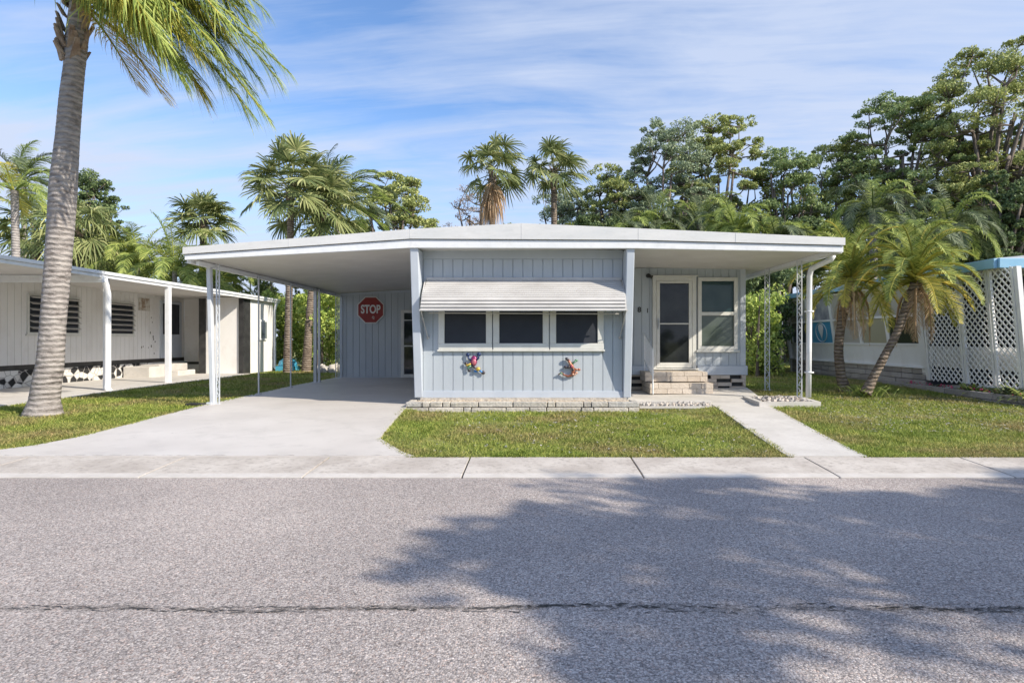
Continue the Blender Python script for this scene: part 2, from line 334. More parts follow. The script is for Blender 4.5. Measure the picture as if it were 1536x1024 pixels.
# sidewalk panels with open joints
sw = MB(); js = [-5.62-1.7*k for k in range(12,0,-1)]+[-5.6,-3.86,-2.26,-.70,1.08,3.0,4.72]+[4.72+1.7*k for k in range(1,14)]
for a, b in zip(js[:-1], js[1:]):
    g = .009
    sw.hexa([(a+g,6.005,-.05),(b-g,6.005,-.05),(b-g,6.66,-.05),(a+g,6.66,-.05),(a+g,6.005,.022),(b-g,6.005,.022),(b-g,6.66,.055),(a+g,6.66,.055)], M['walk'])
    sw.hexa([(a+g,5.872,-.05),(b-g,5.872,-.05),(b-g,6.003,-.05),(a+g,6.003,-.05),(a+g,5.872,.012),(b-g,5.872,.012),(b-g,6.003,.022),(a+g,6.003,.022)], M['curb'])
sw.box(-27,27,5.87,6.6,-.06,-.02, M['mortar'])
tag(sw.build('sidewalk', M['walk'], bevel=.004), kind='structure')
def slab(name, rows, h, m, n=14):            # rows: (y, xleft, xright); follows the ground
    mb = MB(); ysn = []
    for (y0,a0,b0),(y1,a1,b1) in zip(rows[:-1], rows[1:]):
        k = max(1, int((y1-y0)/.4))
        for i in range(k):
            t = i/k; ysn.append((y0+(y1-y0)*t, a0+(a1-a0)*t, b0+(b1-b0)*t))
    ysn.append(rows[-1]); vs = []
    for y, a, b in ysn:
        for j in range(n+1):
            x = a+(b-a)*j/n; vs.append((x, y, float(gz(x,y))+h))
    fs = [(r*(n+1)+j, r*(n+1)+j+1, (r+1)*(n+1)+j+1, (r+1)*(n+1)+j) for r in range(len(ysn)-1) for j in range(n)]
    o = len(vs)
    R = len(ysn)
    ring = [j for j in range(n+1)]+[r*(n+1)+n for r in range(1,R)]+[(R-1)*(n+1)+j for j in range(n-1,-1,-1)]+[r*(n+1) for r in range(R-2,0,-1)]
    for q in ring: v = vs[q]; vs.append((v[0], v[1], v[2]-h-.06))
    L = len(ring)
    for i in range(L): fs.append((ring[i], o+i, o+(i+1)%L, ring[(i+1)%L]))
    mb.add(vs, fs, m); return tag(mb.build(name, m), kind='structure')
slab('driveway', [(6.665,-6.9,-1.32),(6.9,-6.35,-1.5),(7.3,-6.08,-1.72),(7.8,-5.98,-2.0),(8.9,-5.97,-2.12),(10.7,-6.05,-2.27),(11.2,-6.12,-2.2),(13.0,-6.14,-2.14),(18.8,-6.15,-2.1)], .022, M['drive'], 20)
slab('front_walkway', [(6.665,2.83,3.71),(8.5,3.03,3.95),(11.6,3.38,4.42)], .02, M['concrete'], 6)
slab('porch_slab', [(11.605,1.9,4.25),(12.2,1.85,4.6),(13.9,1.8,4.95)], .035, M['concrete'], 8)
slab('neighbour_carport_slab', [(7.5,-20,-9.72),(12,-20,-9.74),(19,-13.4,-9.6),(21,-13.4,-9.9)], .02, M['concrete'], 12)
# tar cracks across the road: shallow ragged channels filled dark
random.seed(3)
cr = MB()
def crack(x0, x1, yb, wmax, keep=.85):
    x = x0; y = yb; on = True; yc = yb
    pts = []
    while x < x1:
        pts.append((x, y, random.random()**2*wmax if random.random() < keep else .0006)); x += random.uniform(.008,.035); y += random.uniform(-.012,.012)+(yb+.018*math.sin(x*1.9+1)+.012*math.sin(x*5.3)-y)*.1
    vs = []; 
    for x, y, w in pts: vs += [(x, y-w, .004), (x, y+w, .004)]
    cr.add(vs, [(2*i, 2*i+2, 2*i+3, 2*i+1) for i in range(len(pts)-1)])
for k in range(9):
    x = -3.7+random.uniform(0,.8)
    while x < 3.7:
        L_ = random.uniform(.12,.9); crack(x, min(x+L_, 3.75), 3.03+random.gauss(0,.022), random.choice([.003,.004,.006,.010 if k < 4 else .004]), .85); x += L_+random.uniform(.05,.9)
crack(-.2,.75,3.02,.011,.9); crack(1.9,3.6,3.035,.013,.9)
tag(cr.build('road_crack', M['crack']), kind='structure')
cr = MB()
def hair(pts, w):
    P = []
    for (x0,y0),(x1,y1) in zip(pts[:-1], pts[1:]):
        n = int(math.hypot(x1-x0,y1-y0)/.06)
        for i in range(n): t = i/n; P.append((x0+(x1-x0)*t+random.uniform(-.012,.012), y0+(y1-y0)*t+random.uniform(-.012,.012)))
    vs = []
    for x, y in P: q = random.uniform(.2,1)*w; z = float(gz(x,y))+.0245; vs += [(x-q,y-q,z),(x+q,y+q,z)]
    cr.add(vs, [(2*i,2*i+2,2*i+3,2*i+1) for i in range(len(P)-1)])
hair([(-5.6,7.5),(-4.9,8.1),(-4.5,9.0),(-3.9,9.7),(-3.2,11.0)], .0028); hair([(-4.9,8.1),(-3.6,8.3),(-2.5,8.6)], .002)
for k in range(26):
    x0 = -6.3+k*.195; 
    if random.random() < .75: hair([(x0,6.70),(x0+.19,6.70)], .004)
tag(cr.build('driveway_crack', mat('crack_brown', (.20,.18,.16), .95)), kind='structure')
# ------------------------------------------------------------------ the main house
YB, YF = 11.2, 10.7
house = thing('mobile_home', 'pale blue single storey mobile home with white flat roof, carport and awninged window bay', 'house', (-.3, 12, .15))
def boards(mb, x0, x1, y, z0, z1, w=.187, g=.011, d=.014, m=None, ztop=None):   # grooved siding facing -y
    n = max(1, round((x1-x0)/w)); w = (x1-x0)/n
    za, zb = (ztop(x0), ztop(x1)) if ztop else (z1, z1)
    mb.hexa([(x0,y+d,z0),(x1,y+d,z0),(x1,y+d+.08,z0),(x0,y+d+.08,z0),(x0,y+d,za),(x1,y+d,zb),(x1,y+d+.08,zb),(x0,y+d+.08,za)], M['bluedk'])
    for i in range(n):
        a = x0+i*w; b = a+w
        if ztop:
            za, zb = ztop(a), ztop(b)
            mb.hexa([(a+g/2,y,z0),(b-g/2,y,z0),(b-g/2,y+d-.001,z0),(a+g/2,y+d-.001,z0),(a+g/2,y,za),(b-g/2,y,zb),(b-g/2,y+d-.001,zb),(a+g/2,y+d-.001,za)], m)
        else: mb.box(a+g/2, b-g/2, y, y+d-.001, z0, z1, m)
BX0, BX1 = -2.06, 1.67
def soff(x): return float(np.interp(x, [-6.24,-2.19,1.87,5.55],[2.80,3.02,3.05,2.99]))+.0
w = MB(); boards(w, BX0, BX1, YB, .40, 2.86, m=M['blue']); w.build('bay_wall', M['blue'], house, bevel=.003)
w = MB(); w.box(BX0, BX1, YB-.02, YB+.09, .28, .40); w.build('bottom_trim', M['trimblue'], house, bevel=.006)
w = MB(); w.box(BX0, BX1, YB-.012, YB+.09, 2.862, 3.03); w.build('frieze_board', M['blue'], house, bevel=.004)
# closed body of the house behind (left and right sides, back)
w = MB(); w.box(-2.14, -2.063, YB+.0, 18.555, .25, 3.015); w.box(1.69, 1.77, YB, 13.925, .25, 3.03)
w.box(-2.05, 4.86, 20.9, 21, .2, 3.0); w.box(4.84, 4.905, 14.02, 20.9, .25, 3.0); w.build('side_wall', M['blue'], house)
for nm, xa, xb in (('wing_wall', -2.21, -2.062), ('wing_wall', 1.672, 1.815)):
    w = MB(); w.prism_x([(YB-.045,.28),(YB+.1,.28),(YB+.1,2.995),(YF+.035,2.995)], xa, xb); w.build(nm, M['trimblue'], house, bevel=.012)
# roof
ux = [-6.24,-2.19,-.21,5.55]; top = [3.0,3.324,3.43,3.17]
tx = [-6.24,-2.19,1.87,5.55]; tier = [2.872,3.147,3.125,3.032]; bot = [2.777,2.995,2.985,2.915]
def tt(x): return float(np.interp(x, tx, tier))
def bb(x): return float(np.interp(x, tx, bot))
def tp(x): return float(np.interp(x, ux, top))
xs = [-6.24,-4.2,-2.19,-.21,1.87,3.7,5.55]
w = MB(); w.prism_y([(x, tt(x)+.006) for x in xs]+[(x, tp(x)) for x in reversed(xs)], YF-.03, 10.79)
for sx in (-4.35, -2.19, -.21, 1.87, 3.6): w.box(sx-.003, sx+.003, YF-.034, YF-.03, tt(sx)+.01, tp(sx)-.003)
w.build('upper_fascia', M['roofw'], house, bevel=.006)
xs2 = [-6.22,-4.2,-2.19,1.87,3.7,5.53]
w = MB(); w.prism_y([(x, bb(x)) for x in xs2]+[(x, tt(x)-.006) for x in reversed(xs2)], YF, 10.79); w.build('lower_fascia', M['white'], house, bevel=.006)
w = MB(); w.prism_y([(x, soff(x)+.02) for x in xs]+[(x, tp(x)-.02) for x in reversed(xs)], 10.795, 19.4); w.build('roof', M['roofw'], house)
xs3 = [-6.2,-4.2,-2.19,1.87,3.7,5.5]
w = MB(); w.prism_y([(x, soff(x)-.01) for x in xs3]+[(x, soff(x)+.018) for x in reversed(xs3)], 10.8, 19.3); w.build('soffit', M['soffit'], house)
w = MB(); w.box(-6.24,-6.16,10.8,19.4,2.73,2.87); w.box(-6.10,-6.04,10.85,19.3,2.70,2.785); w.build('carport_beam', M['white'], house, bevel=.005)
w = MB(); w.box(5.49,5.56,10.8,19.4,2.91,3.05); w.box(5.36,5.42,10.85,19.2,2.90,2.98); w.build('porch_beam', M['white'], house, bevel=.005)
# windows of the bay
for i, (a, b) in enumerate(((657,738),(739.5,823.5),(825,906))):
    x0, x1 = (a-VX)/80.9, (b-VX)/80.9; z0, z1 = 1.176, 2.01; y = YB
    fr = MB(); t = .115
    fr.box(x0,x1,y-.045,y+.0,z0,z0+t); fr.box(x0,x1,y-.045,y,z1-t,z1); fr.box(x0,x0+t,y-.045,y,z0+t,z1-t); fr.box(x1-t,x1,y-.045,y,z0+t,z1-t)
    fr.box(x0-.02, x1+.02, y-.06, y-.002, z0-.035, z0-.003)
    fo = fr.build('window', M['frame'], house, bevel=.008)
    p = MB(); p.box(x0+t-.004,x1-t+.004,y-.022,y-.004,z0+t-.004,z1-t+.004); p.build('insect_screen', M['screen'], fo)
# awning
aw = MB(); ax0, ax1 = -1.97, 1.62
prof = [(YB-.03,2.475),(YB-.09,2.44),(YB-.17,2.365),(YB-.25,2.285),(YB-.32,2.21),(YB-.385,2.135),(YB-.43,2.07),(YB-.455,2.005),(YB-.465,1.945),(YB-.47,1.885)]
sub = []
for (ya,za),(yb,zb) in zip(prof[:-1], prof[1:]): sub += [((ya,za),((ya+yb)/2,(za+zb)/2)), (((ya+yb)/2,(za+zb)/2),(yb,zb))]
SL = sub[:10]+list(zip(prof[:-1],prof[1:]))[5:]
for i, ((ya,za),(yb,zb)) in enumerate(SL):
    nrm = Vector((0, zb-za, ya-yb)).normalized()*-.012        # lap each slat over the next
    f0, f1 = i/len(SL), (i+1)/len(SL); e0, e1 = .05*f0, .05*f1
    o = .014 if i < 10 else .030
    aw.hexa([(ax0-e1,yb-o,zb-.004),(ax1+e1,yb-o,zb-.004),(ax1+e1,yb-o+.008,zb-.006),(ax0-e1,yb-o+.008,zb-.006),(ax0-e0,ya,za),(ax1+e0,ya,za),(ax1+e0,ya+.008,za),(ax0-e0,ya+.008,za)])
awn = aw.build('awning', M['awn'], house)
w = MB(); w.box(ax0-.02, ax1+.02, YB-.05, YB-.002, 2.465, 2.515)
w.build('head_rail', M['awn'], awn, bevel=.004)
for sgn, xe in ((-1, ax0-.015), (1, ax1+.015)):
    w = MB(); w.prism_x([(y, z) for y, z in prof[::-1]]+[(y+.05, z-.035) for y, z in prof], xe-.012+sgn*.02, xe+.012+sgn*.02); w.tube([(xe+sgn*.03, YB-.47, 1.89), (xe-sgn*.02, YB-.02, 1.40)], .009, 6)
    w.ball((xe-sgn*.02, YB-.02, 1.40), .028, n=8); w.build('side_arm', M['awn'], awn)
w = MB(); w.tube([(-1.9,YB-.30,1.845),(1.55,YB-.30,1.825)], .012, 6); w.build('cross_bar', M['awn'], awn)
w = MB(); w.box(ax0-.07, ax1+.07, YB-.493, YB-.478, 1.868, 1.90); w.build('front_lip', M['awn'], awn, bevel=.003)
# porch wall, door, window
YD = 13.93
w = MB()
def ptop(x): return 3.0
boards(w, 1.78, 4.905, YD, .76, 3.02, w=.185, m=M['blue']); w.build('porch_wall', M['blue'], house, bevel=.003)
for xa, xb in ((3.80,4.96),(1.78,2.73)): w = MB(); w.box(xa, xb, YD-.05, YD+.07, .545, .757); w.build('skirt_board', M['trimblue'], house, bevel=.006)
w = MB(); w.box(4.80, 4.925, YD-.02, YD-.002, .76, 3.0); w.build('corner_trim', M['trimblue'], house, bevel=.004)
w = MB(); x0,x1,z0,z1 = 2.76,3.77,.70,2.82
for (a,b,c,d) in ((x0,x0+.09,z0,z1),(x1-.09,x1,z0,z1),(x0+.09,x1-.09,z1-.09,z1)): w.box(a,b,YD-.05,YD-.001,c,d)
w.box(x0-.04,x1+.04,YD-.07,YD-.001,z1+.002,z1+.03); w.box(x0-.02,x1+.05,YD-.09,YD-.001,.665,.698)
dr = w.build('front_door', M['frame'], house, bevel=.006)
w = MB(); a,b,c,d = x0+.095,x1-.095,z0+.01,z1-.095
for q in ((a,a+.075,c,d),(b-.075,b,c,d),(a+.075,b-.075,d-.06,d),(a+.075,b-.075,c,c+.12),(a+.075,b-.075,1.715,1.745)): w.box(q[0],q[1],YD-.045,YD-.006,q[2],q[3])
w.build('storm_door_frame', M['frame'], dr, bevel=.005)
w = MB(); w.box(a+.07,b-.07,YD-.028,YD-.008,c+.11,d-.05); w.build('glass_pane', M['glass'], dr)
w = MB(); w.box(a+.02,a+.05,YD-.075,YD-.046,1.60,1.86); w.tube([(a+.035,YD-.075,1.65),(a+.035,YD-.11,1.67),(a+.035,YD-.11,1.78),(a+.035,YD-.075,1.80)],.012,6); w.build('handle', M['silver'], dr)
w = MB(); x0,x1,z0,z1 = 3.81,4.73,1.125,2.80; t=.085
for q in ((x0,x1,z0,z0+t),(x0,x1,z1-t,z1),(x0,x0+t,z0+t,z1-t),(x1-t,x1,z0+t,z1-t),(x0+t,x1-t,1.92,2.0)): w.box(q[0],q[1],YD-.06,YD-.001,q[2],q[3])
w.box(x0-.04,x1+.04,YD-.085,YD-.001,z0-.05,z0-.003)
wo = w.build('window', M['frame'], house, bevel=.006)
w = MB(); w.box(x0+t,x1-t,YD-.03,YD-.01,z0+t,1.92); w.build('lower_pane', M['glassgreen'], wo)
w = MB(); w.box(x0+t,x1-t,YD-.025,YD-.01,2.0,z1-t); w.build('upper_pane', M['glasstop'], wo)
# pierced block foundation
w = MB(); w.box(1.78,4.9,YD+.06,YD+.14,.1,.54,M['black'])
random.seed(5)
def course(x0,x1,y,z0,z1,gaps,m):
    x = x0
    while x < x1-.02:
        L = min(random.uniform(.28,.42), x1-x)
        if not any(a < x+L/2 < b for a, b in gaps): w.box(x,x+L-.006,y+random.uniform(0,.006),y+.1,z0,z1-.005,m)
        x += L
for k,(za,zb) in enumerate(((.20,.275),(.275,.35),(.35,.43),(.43,.505),(.505,.543))):
    if k%2==0:
        w.box(1.8,2.6,YD-.02+.003,YD+.05,za,zb-.004,M['brick']); 
for q in ((3.8,4.93,.49,.54),(3.8,3.84,.20,.49),(4.1,4.28,.44,.49),(3.84,4.33,.345,.395),(4.55,4.93,.345,.42),(4.3,4.55,.44,.49)): pass
rows = [(.22,.285,[(3.8,4.28),(4.56,4.93)]),(.287,.375,[(3.8,3.88),(3.99,4.27),(4.27,4.60),(4.86,4.93)]),(.377,.455,[(3.8,4.25),(4.60,4.93)]),(.457,.542,[(3.8,3.84),(4.12,4.34),(4.34,4.56),(4.83,4.93)])]
for za,zb,segs in rows:
    for xa,xb in segs: w.box(xa+.003,xb-.003,YD-.03+random.uniform(0,.006),YD+.055,za,zb-.003,M['brick'])
w.build('block_foundation', None, house, bevel=.004)
# house numbers, porch lamp
def text(name, s, size, c, m, parent, depth=.006, bold=.0, sx=1.0):
    cu = bpy.data.curves.new(name, 'FONT'); cu.body = s; cu.size = size; cu.extrude = depth; cu.offset = bold; cu.align_x = 'CENTER'; cu.align_y = 'CENTER'
    t = bpy.data.objects.new('tmp', cu); COL.objects.link(t); dg = bpy.context.evaluated_depsgraph_get(); me = bpy.data.meshes.new_from_object(t.evaluated_get(dg))
    bpy.data.objects.remove(t); me.transform(Matrix.Translation(Vector(c)-base_of(parent))@Matrix.Rotation(math.pi/2,4,'X')@Matrix.Diagonal((sx,1,1,1)))
    me.materials.clear(); me.materials.append(m); o = bpy.data.objects.new(name, me); COL.objects.link(o); o.parent = parent; return o
text('house_number', '8', .17, (2.46,YD-.008,2.05), M['black'], house, bold=.004); text('house_number', '1', .15, (2.65,YD-.008,2.03), M['black'], house, bold=.002)
w = MB(); w.tube([(2.66,YD,2.84),(2.66,YD-.06,2.84),(2.70,YD-.12,2.81),(2.74,YD-.13,2.79)],[.05,.05,.035,.045],8); w.build('wall_lamp', M['black'], house)
# carport back room wall, its door
YW = 18.56
w = MB(); boards(w, -5.97, -2.0, YW, .19, 2.7, w=.2, m=M['blue'], ztop=lambda x: soff(x)-.02); w.build('back_room_wall', M['blue'], house, bevel=.003)
w = MB(); w.prism_y([(-5.97,2.73),(-2.0,2.94),(-2.0,3.01),(-5.97,2.79)], YW-.03, YW-.003); w.box(-5.99,-5.9,YW-.025,YW-.002,.19,2.72); w.build('wall_trim', M['trimblue'], house)
w = MB(); x0,x1,z0,z1 = -4.09,-3.2,.20,2.28
for q in ((x0,x0+.10,z0,z1),(x1-.1,x1,z0,z1),(x0+.1,x1-.1,z1-.09,z1),(x0+.1,x1-.1,z0,z0+.1),(x0+.1,x1-.1,1.15,1.19),(x0+.1,x1-.1,1.95,1.98)): w.box(q[0],q[1],YW-.05,YW-.001,q[2],q[3])
d2 = w.build('back_door', M['frame'], house, bevel=.005); w = MB(); w.box(x0+.1,x1-.1,YW-.03,YW-.01,z0+.1,z1-.09); w.build('glass_pane', M['glass'], d2)
# posts
def scroll_post(x, y, z0, z1, wd=.14, axis='x', name='ornamental_post', solid=False):
    w = MB(); e = (1,0) if axis == 'x' else (0,1)
    for s in (-1, 1): w.box(x+e[0]*s*wd/2-.009, x+e[0]*s*wd/2+.009, y+e[1]*s*wd/2-.009, y+e[1]*s*wd/2+.009, z0, z1)
    n = int((z1-z0)/.13); pts = []
    for i in range(n*8+1):
        t = i/8; zz = z0+.05+t*(z1-z0-.1)/n; a = math.sin(t*math.pi)*(wd/2-.012); pts.append((x+e[0]*a, y+e[1]*a, zz))
    w.tube(pts, .006, 4)
    for i in range(n):
        zc = z0+.05+(i+.5)*(z1-z0-.1)/n; s = 1 if i%2 else -1
        w.tube([(x+e[0]*s*(-wd*.12+.026*math.cos(q)), y+e[1]*s*(-wd*.12+.026*math.cos(q)), zc+.036*math.sin(q)) for q in np.linspace(0,5,9)], .006, 5)
    w.box(x-wd*.8,x+wd*.8,y-.04,y+.04,z0-.004,z0+.008); return w.build(name, M['post'], house)
def zg(x, y, h=.022): return float(gz(x,y))+h
scroll_post(-5.93, 11.28, zg(-5.9,11.3), 2.78, .055)
w = MB(); w.hexa([(-6.04,11.2,.15),(-5.97,11.2,.15),(-5.97,11.3,.15),(-6.04,11.3,.15),(-6.11,11.2,2.72),(-6.04,11.2,2.72),(-6.04,11.3,2.72),(-6.11,11.3,2.72)]); w.box(-6.10,-6.0,11.18,11.3,.14,.19); w.build('carport_post', M['post'], house, bevel=.006)
for px, yy in ((388,13.1),(436,14.83)):
    x = (px-VX)*yy/F_PX; w = MB(); w.tube([(x,yy,zg(x,yy)),(x,yy,2.75)], .02, 8); w.tube([(x,yy,zg(x,yy)),(x,yy,zg(x,yy)+.02)], .06, 8); w.build('carport_pole', M['silver'], house)
w = MB(); w.box(-6.03,-5.95,16.45,16.53,.18,2.74); w.box(-5.91,-5.85,16.45,16.5,.18,2.74); w.box(-6.1,-5.82,16.42,16.56,.17,.2); w.build('carport_post', M['silver'], house, bevel=.004)
scroll_post(-5.99, 18.3, zg(-6,18.3), 2.76, .08)
scroll_post(5.30, 13.6, .22, 2.97, .10); scroll_post(5.30, 11.95, .19, 2.93, .09)
w = MB(); w.tube([(5.60,11.2,2.93),(5.58,11.25,2.86),(5.50,11.5,2.80),(5.44,11.75,2.74),(5.43,11.8,2.60),(5.43,11.82,1.2),(5.42,11.82,.22)], .052, 10); w.box(5.36,5.5,11.76,11.88,1.9,1.93); w.box(5.36,5.5,11.76,11.88,.7,.73); w.build('downspout', M['white'], house, smooth=True)
# stop sign
sg = thing('stop_sign', 'red octagonal STOP sign with white border hung on the blue carport wall', 'sign', (-5.02,YW-.03,2.28))
def octo(r, y0, y1, m):
    w = MB(); w.prism_y([(-5.02+r*math.cos(math.pi/8+i*math.pi/4), 2.28+r*math.sin(math.pi/8+i*math.pi/4)) for i in range(8)], y0, y1); return w.build('', m, sg, bevel=.002)
o = octo(.45, YW-.042, YW-.025, M['signw']); o.name = 'border'; o = octo(.415, YW-.048, YW-.0425, M['red']); o.name = 'face'
text('letters', 'STOP', .36, (-5.02,YW-.052,2.29), M['signw'], sg, .002, .010, .70)
w = MB(); w.tube([(-4.94+.03*math.cos(q),YW-.051,2.05+.035*math.sin(q)) for q in np.linspace(0,6.28,9)],.009,5); w.tube([(-4.93,YW-.051,2.03),(-4.91,YW-.051,1.99)],.008,5); w.build('sticker', M['signw'], sg)
# wall ornaments
OM = {k: mat('enamel_'+k, c, .35, metal=.3) for k, c in dict(pink=(.55,.16,.20), purple=(.25,.03,.12), navy=(.02,.04,.12), yellow=(.60,.42,.08), blue=(.05,.22,.55), green=(.10,.22,.14), copper=(.34,.13,.08), salmon=(.52,.30,.22), dark=(.06,.05,.06)).items()}
fg = thing('frog_ornament', 'colourful metal frog with pink body hung under the left window of the bay', 'wall ornament', W(711,545,YB-.03))
def ob(px, py, dy=.04): p = W(px, py, YB); p.y -= dy; return p
w = MB(); w.ball(ob(711,541), (.065,.03,.10), OM['purple']); w.ball(ob(711.5,542.5,.065), (.042,.02,.06), OM['pink'])
w.ball(ob(717.5,553,.055), (.045,.03,.04), OM['yellow']); w.ball(ob(714,556.5), (.04,.02,.022), OM['blue']); w.tube([ob(708,546),ob(712,551),ob(718,554)],.022,7,OM['dark']); w.build('body', None, fg, smooth=True)
for pts, c, e in (([(708,540),(703,537),(702,532)],'navy',3.2),([(714,540),(718,537),(718.5,531.5)],'navy',3.4),([(707,545),(701,548),(699,545)],'yellow',2.6),([(707,548),(702,551),(704,555)],'green',2.4),([(718,554),(722,557),(725,558.5)],'blue',3.2)):
    w = MB(); w.tube([ob(*q) for q in pts], [.022,.018,.014], 7, OM[c]); w.ball(ob(*pts[-1]), (e*.012,.018,e*.012), OM['dark'] if c != 'navy' else OM['navy'], 8); w.build('limb', None, fg, smooth=True)
gk = thing('gecko_ornament', 'coppery metal gecko with curled tail hung under the right window of the bay', 'wall ornament', W(858,552,YB-.03))
w = MB(); w.tube([ob(*q) for q in ((851,538),(854,543),(858,549),(860,555),(858,562),(852,564),(846,562),(842,558),(840,560),(837.5,561))],[.022,.026,.032,.032,.028,.02,.016,.012,.010,.013],8,OM['copper']); w.ball(ob(850.5,538.5,.05),(.045,.03,.03),OM['dark'],8,.6); w.ball(ob(855,545,.062),(.022,.02,.03),OM['salmon'],8); w.ball(ob(859,554,.062),(.024,.02,.03),OM['dark'],8); w.ball(ob(856.5,549.5,.07),(.02,.02,.022),OM['purple'],8); w.tube([ob(844,561,.05),ob(841,558.5,.05),ob(839,560.5,.05)],.015,6,OM['green']); w.ball(ob(859,561,.06),(.026,.02,.02),OM['salmon'],8); w.build('body', None, gk, smooth=True)
for pts, c in (([(856,546),(861,543),(864,540.5)],'green'),([(859,552),(864,554),(868,554)],'copper'),([(855,549),(851,551),(848,550)],'dark'),([(858,560),(862,562),(864,559)],'salmon')):
    w = MB(); w.tube([ob(*q) for q in pts], [.022,.018,.014], 7, OM[c]); w.ball(ob(*pts[-1]), (.032,.018,.026), OM[c], 8); w.build('limb', None, gk, smooth=True)
# ------------------------------------------------------------------ stone ledge below the bay
random.seed(11)
lg = thing('stone_planter_ledge', 'low ledge of pale rough stone blocks with leaf litter below the bay windows', 'planter', (-.2,10.9,.1))
w = MB(); w.box(-2.23,1.84,10.76,11.17,.02,.19); w.build('fill', M['mortar'], lg)
w = MB()
def rough(w, x0,x1,y0,y1,z0,z1, j=.008):
    w.hexa([(x0+random.uniform(-j,j) if 0 else x, y+random.uniform(-j,j), z+random.uniform(-j,j)*.5) for x,y,z in [(x0,y0,z0),(x1,y0,z0),(x1,y1,z0),(x0,y1,z0),(x0,y0,z1),(x1,y0,z1),(x1,y1,z1),(x0,y1,z1)]])
for za, zb, y in ((.03,.150,10.67),(.156,.250,10.70)):
    x = -2.28
    while x < 1.88:
        L = min(random.choice([.14,.22,.3,.42,.5,.62]), 1.9-x)
        if L > .03: rough(w, x, x+L-.014, y+random.uniform(-.012,.012), y+.14, za, zb-random.uniform(0,.012))
        x += L
for xx in (-2.27, 1.78):
    for y in (10.85,11.02): rough(w, xx, xx+.11, y, y+.15, .147, .245)
w.build('stone_course', M['stone'], lg, bevel=.012)
w = MB()
nx, ny = 90, 10; vs = []
for j in range(ny+1):
    for i in range(nx+1): vs.append((-2.14+3.9*i/nx, 10.83+.35*j/ny, .20+.035*random.random()+.02*j/ny))
w.add(vs, [(j*(nx+1)+i, j*(nx+1)+i+1, (j+1)*(nx+1)+i+1, (j+1)*(nx+1)+i) for j in range(ny) for i in range(nx)]); w.build('leaf_litter', M['dirt'], lg)
w = MB(); w.box(-2.1,1.74,YB-.05,YB+.02,.19,.279); w.build('base_block', M['stone'], lg)
def pebbles(n, fx, fy, fz, r0, r1):
    w = MB()
    for _ in range(n):
        r = random.uniform(r0, r1); x, y = fx(), fy(); w.ball((x,y,fz+r*.3), (r*random.uniform(.8,1.4), r*random.uniform(.8,1.4), r*random.uniform(.5,.9)), None, 7, random.uniform(0,3))
    return w
gb = thing('gravel_strip', 'narrow strip of grey rubble stones edged in white beside the porch slab', 'rock bed', (2.4,11.3,.15))
w = MB(); w.box(1.93,3.36,11.33,11.58,.10,.20); w.box(1.93,3.30,10.93,10.99,.10,.145); w.build('edging', M['concrete'], gb, bevel=.006)
w = pebbles(150, lambda: random.uniform(1.95,3.25), lambda: random.uniform(11.0,11.34), .14, .02, .05); tag(w.build('rubble', M['rock'], gb), kind='stuff')
rb = thing('rock_bed', 'square rock bed in a low concrete border at the foot of the right porch posts', 'rock bed', (4.75,11.5,.16))
w = MB(); q = [(4.10,10.88),(5.25,10.95),(5.38,12.15),(4.22,12.1)]; ins = [(4.2,10.97),(5.16,11.03),(5.27,12.06),(4.31,12.02)]
for i in range(4):
    a, b, c, d = q[i], q[(i+1)%4], ins[(i+1)%4], ins[i]
    w.hexa([(p[0],p[1],.08) for p in (a,b,c,d)]+[(p[0],p[1],.225) for p in (a,b,c,d)])
w.build('concrete_border', M['concrete'], rb); w = MB(); w.add([(p[0],p[1],.19) for p in ins],[(0,1,2,3)]); w.build('bed', M['dirt'], rb)
w = pebbles(110, lambda: random.uniform(4.28,5.2), lambda: random.uniform(11.08,12.0), .19, .025, .065); tag(w.build('rocks', M['rock'], rb), kind='stuff')
# steps and handrail
st = thing('porch_steps', 'cream block steps with two treads below the glass front door', 'steps', (3.15,13.3,.2))
def blocks(w, x0, x1, y, yb, zs, L0=.36):
    for k, (za, zb) in enumerate(zs):
        x = x0; first = True
        while x < x1-.01:
            L = min((.18 if (k%2 and first) else random.uniform(.26,.40)), x1-x); first = False
            if x1-x-L < .08: L = x1-x
            w.box(x, x+L-.007, y+random.uniform(0,.006), y+.12, za, zb-.006); x += L
        yy = y+.125
        while yy < yb-.05: w.box(x0+random.uniform(0,.005), x0+.1, yy, min(yy+.3,yb)-.006, za, zb-.006); w.box(x1-.1, x1-random.uniform(.002,.007), yy, min(yy+.3,yb)-.006, za, zb-.006); yy += .3
for (x0,x1,y,zs) in ((2.50,3.86,12.85,((.20,.315),(.315,.43))),(2.46,3.84,13.2,((.44,.555),(.555,.655)))):
    w = MB(); blocks(w, x0, x1, y, 13.85, zs); w.box(x0+.02,x1-.02,y+.02,13.86,zs[0][0],zs[-1][1]-.012); w.build('step', M['brick'], st, bevel=.006)
hr = thing('handrail', 'thin white metal handrail with upright bars on the left side of the porch steps', 'handrail', (2.53,13.2,.2))
w = MB(); a, b = Vector((2.53,13.65,1.50)), Vector((2.55,12.80,1.16)); w.tube([a,b],.014,6); w.tube([(2.53,13.65,.66),a],.014,6); w.tube([(2.55,12.80,.2),b],.016,6); w.tube([a-Vector((0,0,.6)),b-Vector((0,0,.6))],.01,6); w.build('rail', M['white'], hr)
for i in range(1,7):
    p = a.lerp(b, i/7); w = MB(); w.tube([p, p-Vector((0,0,.6))],.007,5); w.build('bar', M['white'], hr)
w = MB(); w.box(-6.42,-6.1,11.05,11.25,.14,.175); w.box(-6.4,-6.12,11.04,11.05,.15,.19)
tag(w.build('splash_tray', M['black'], bevel=.01), 'small black drain tray lying in the grass at the foot of the carport post', 'drain tray')
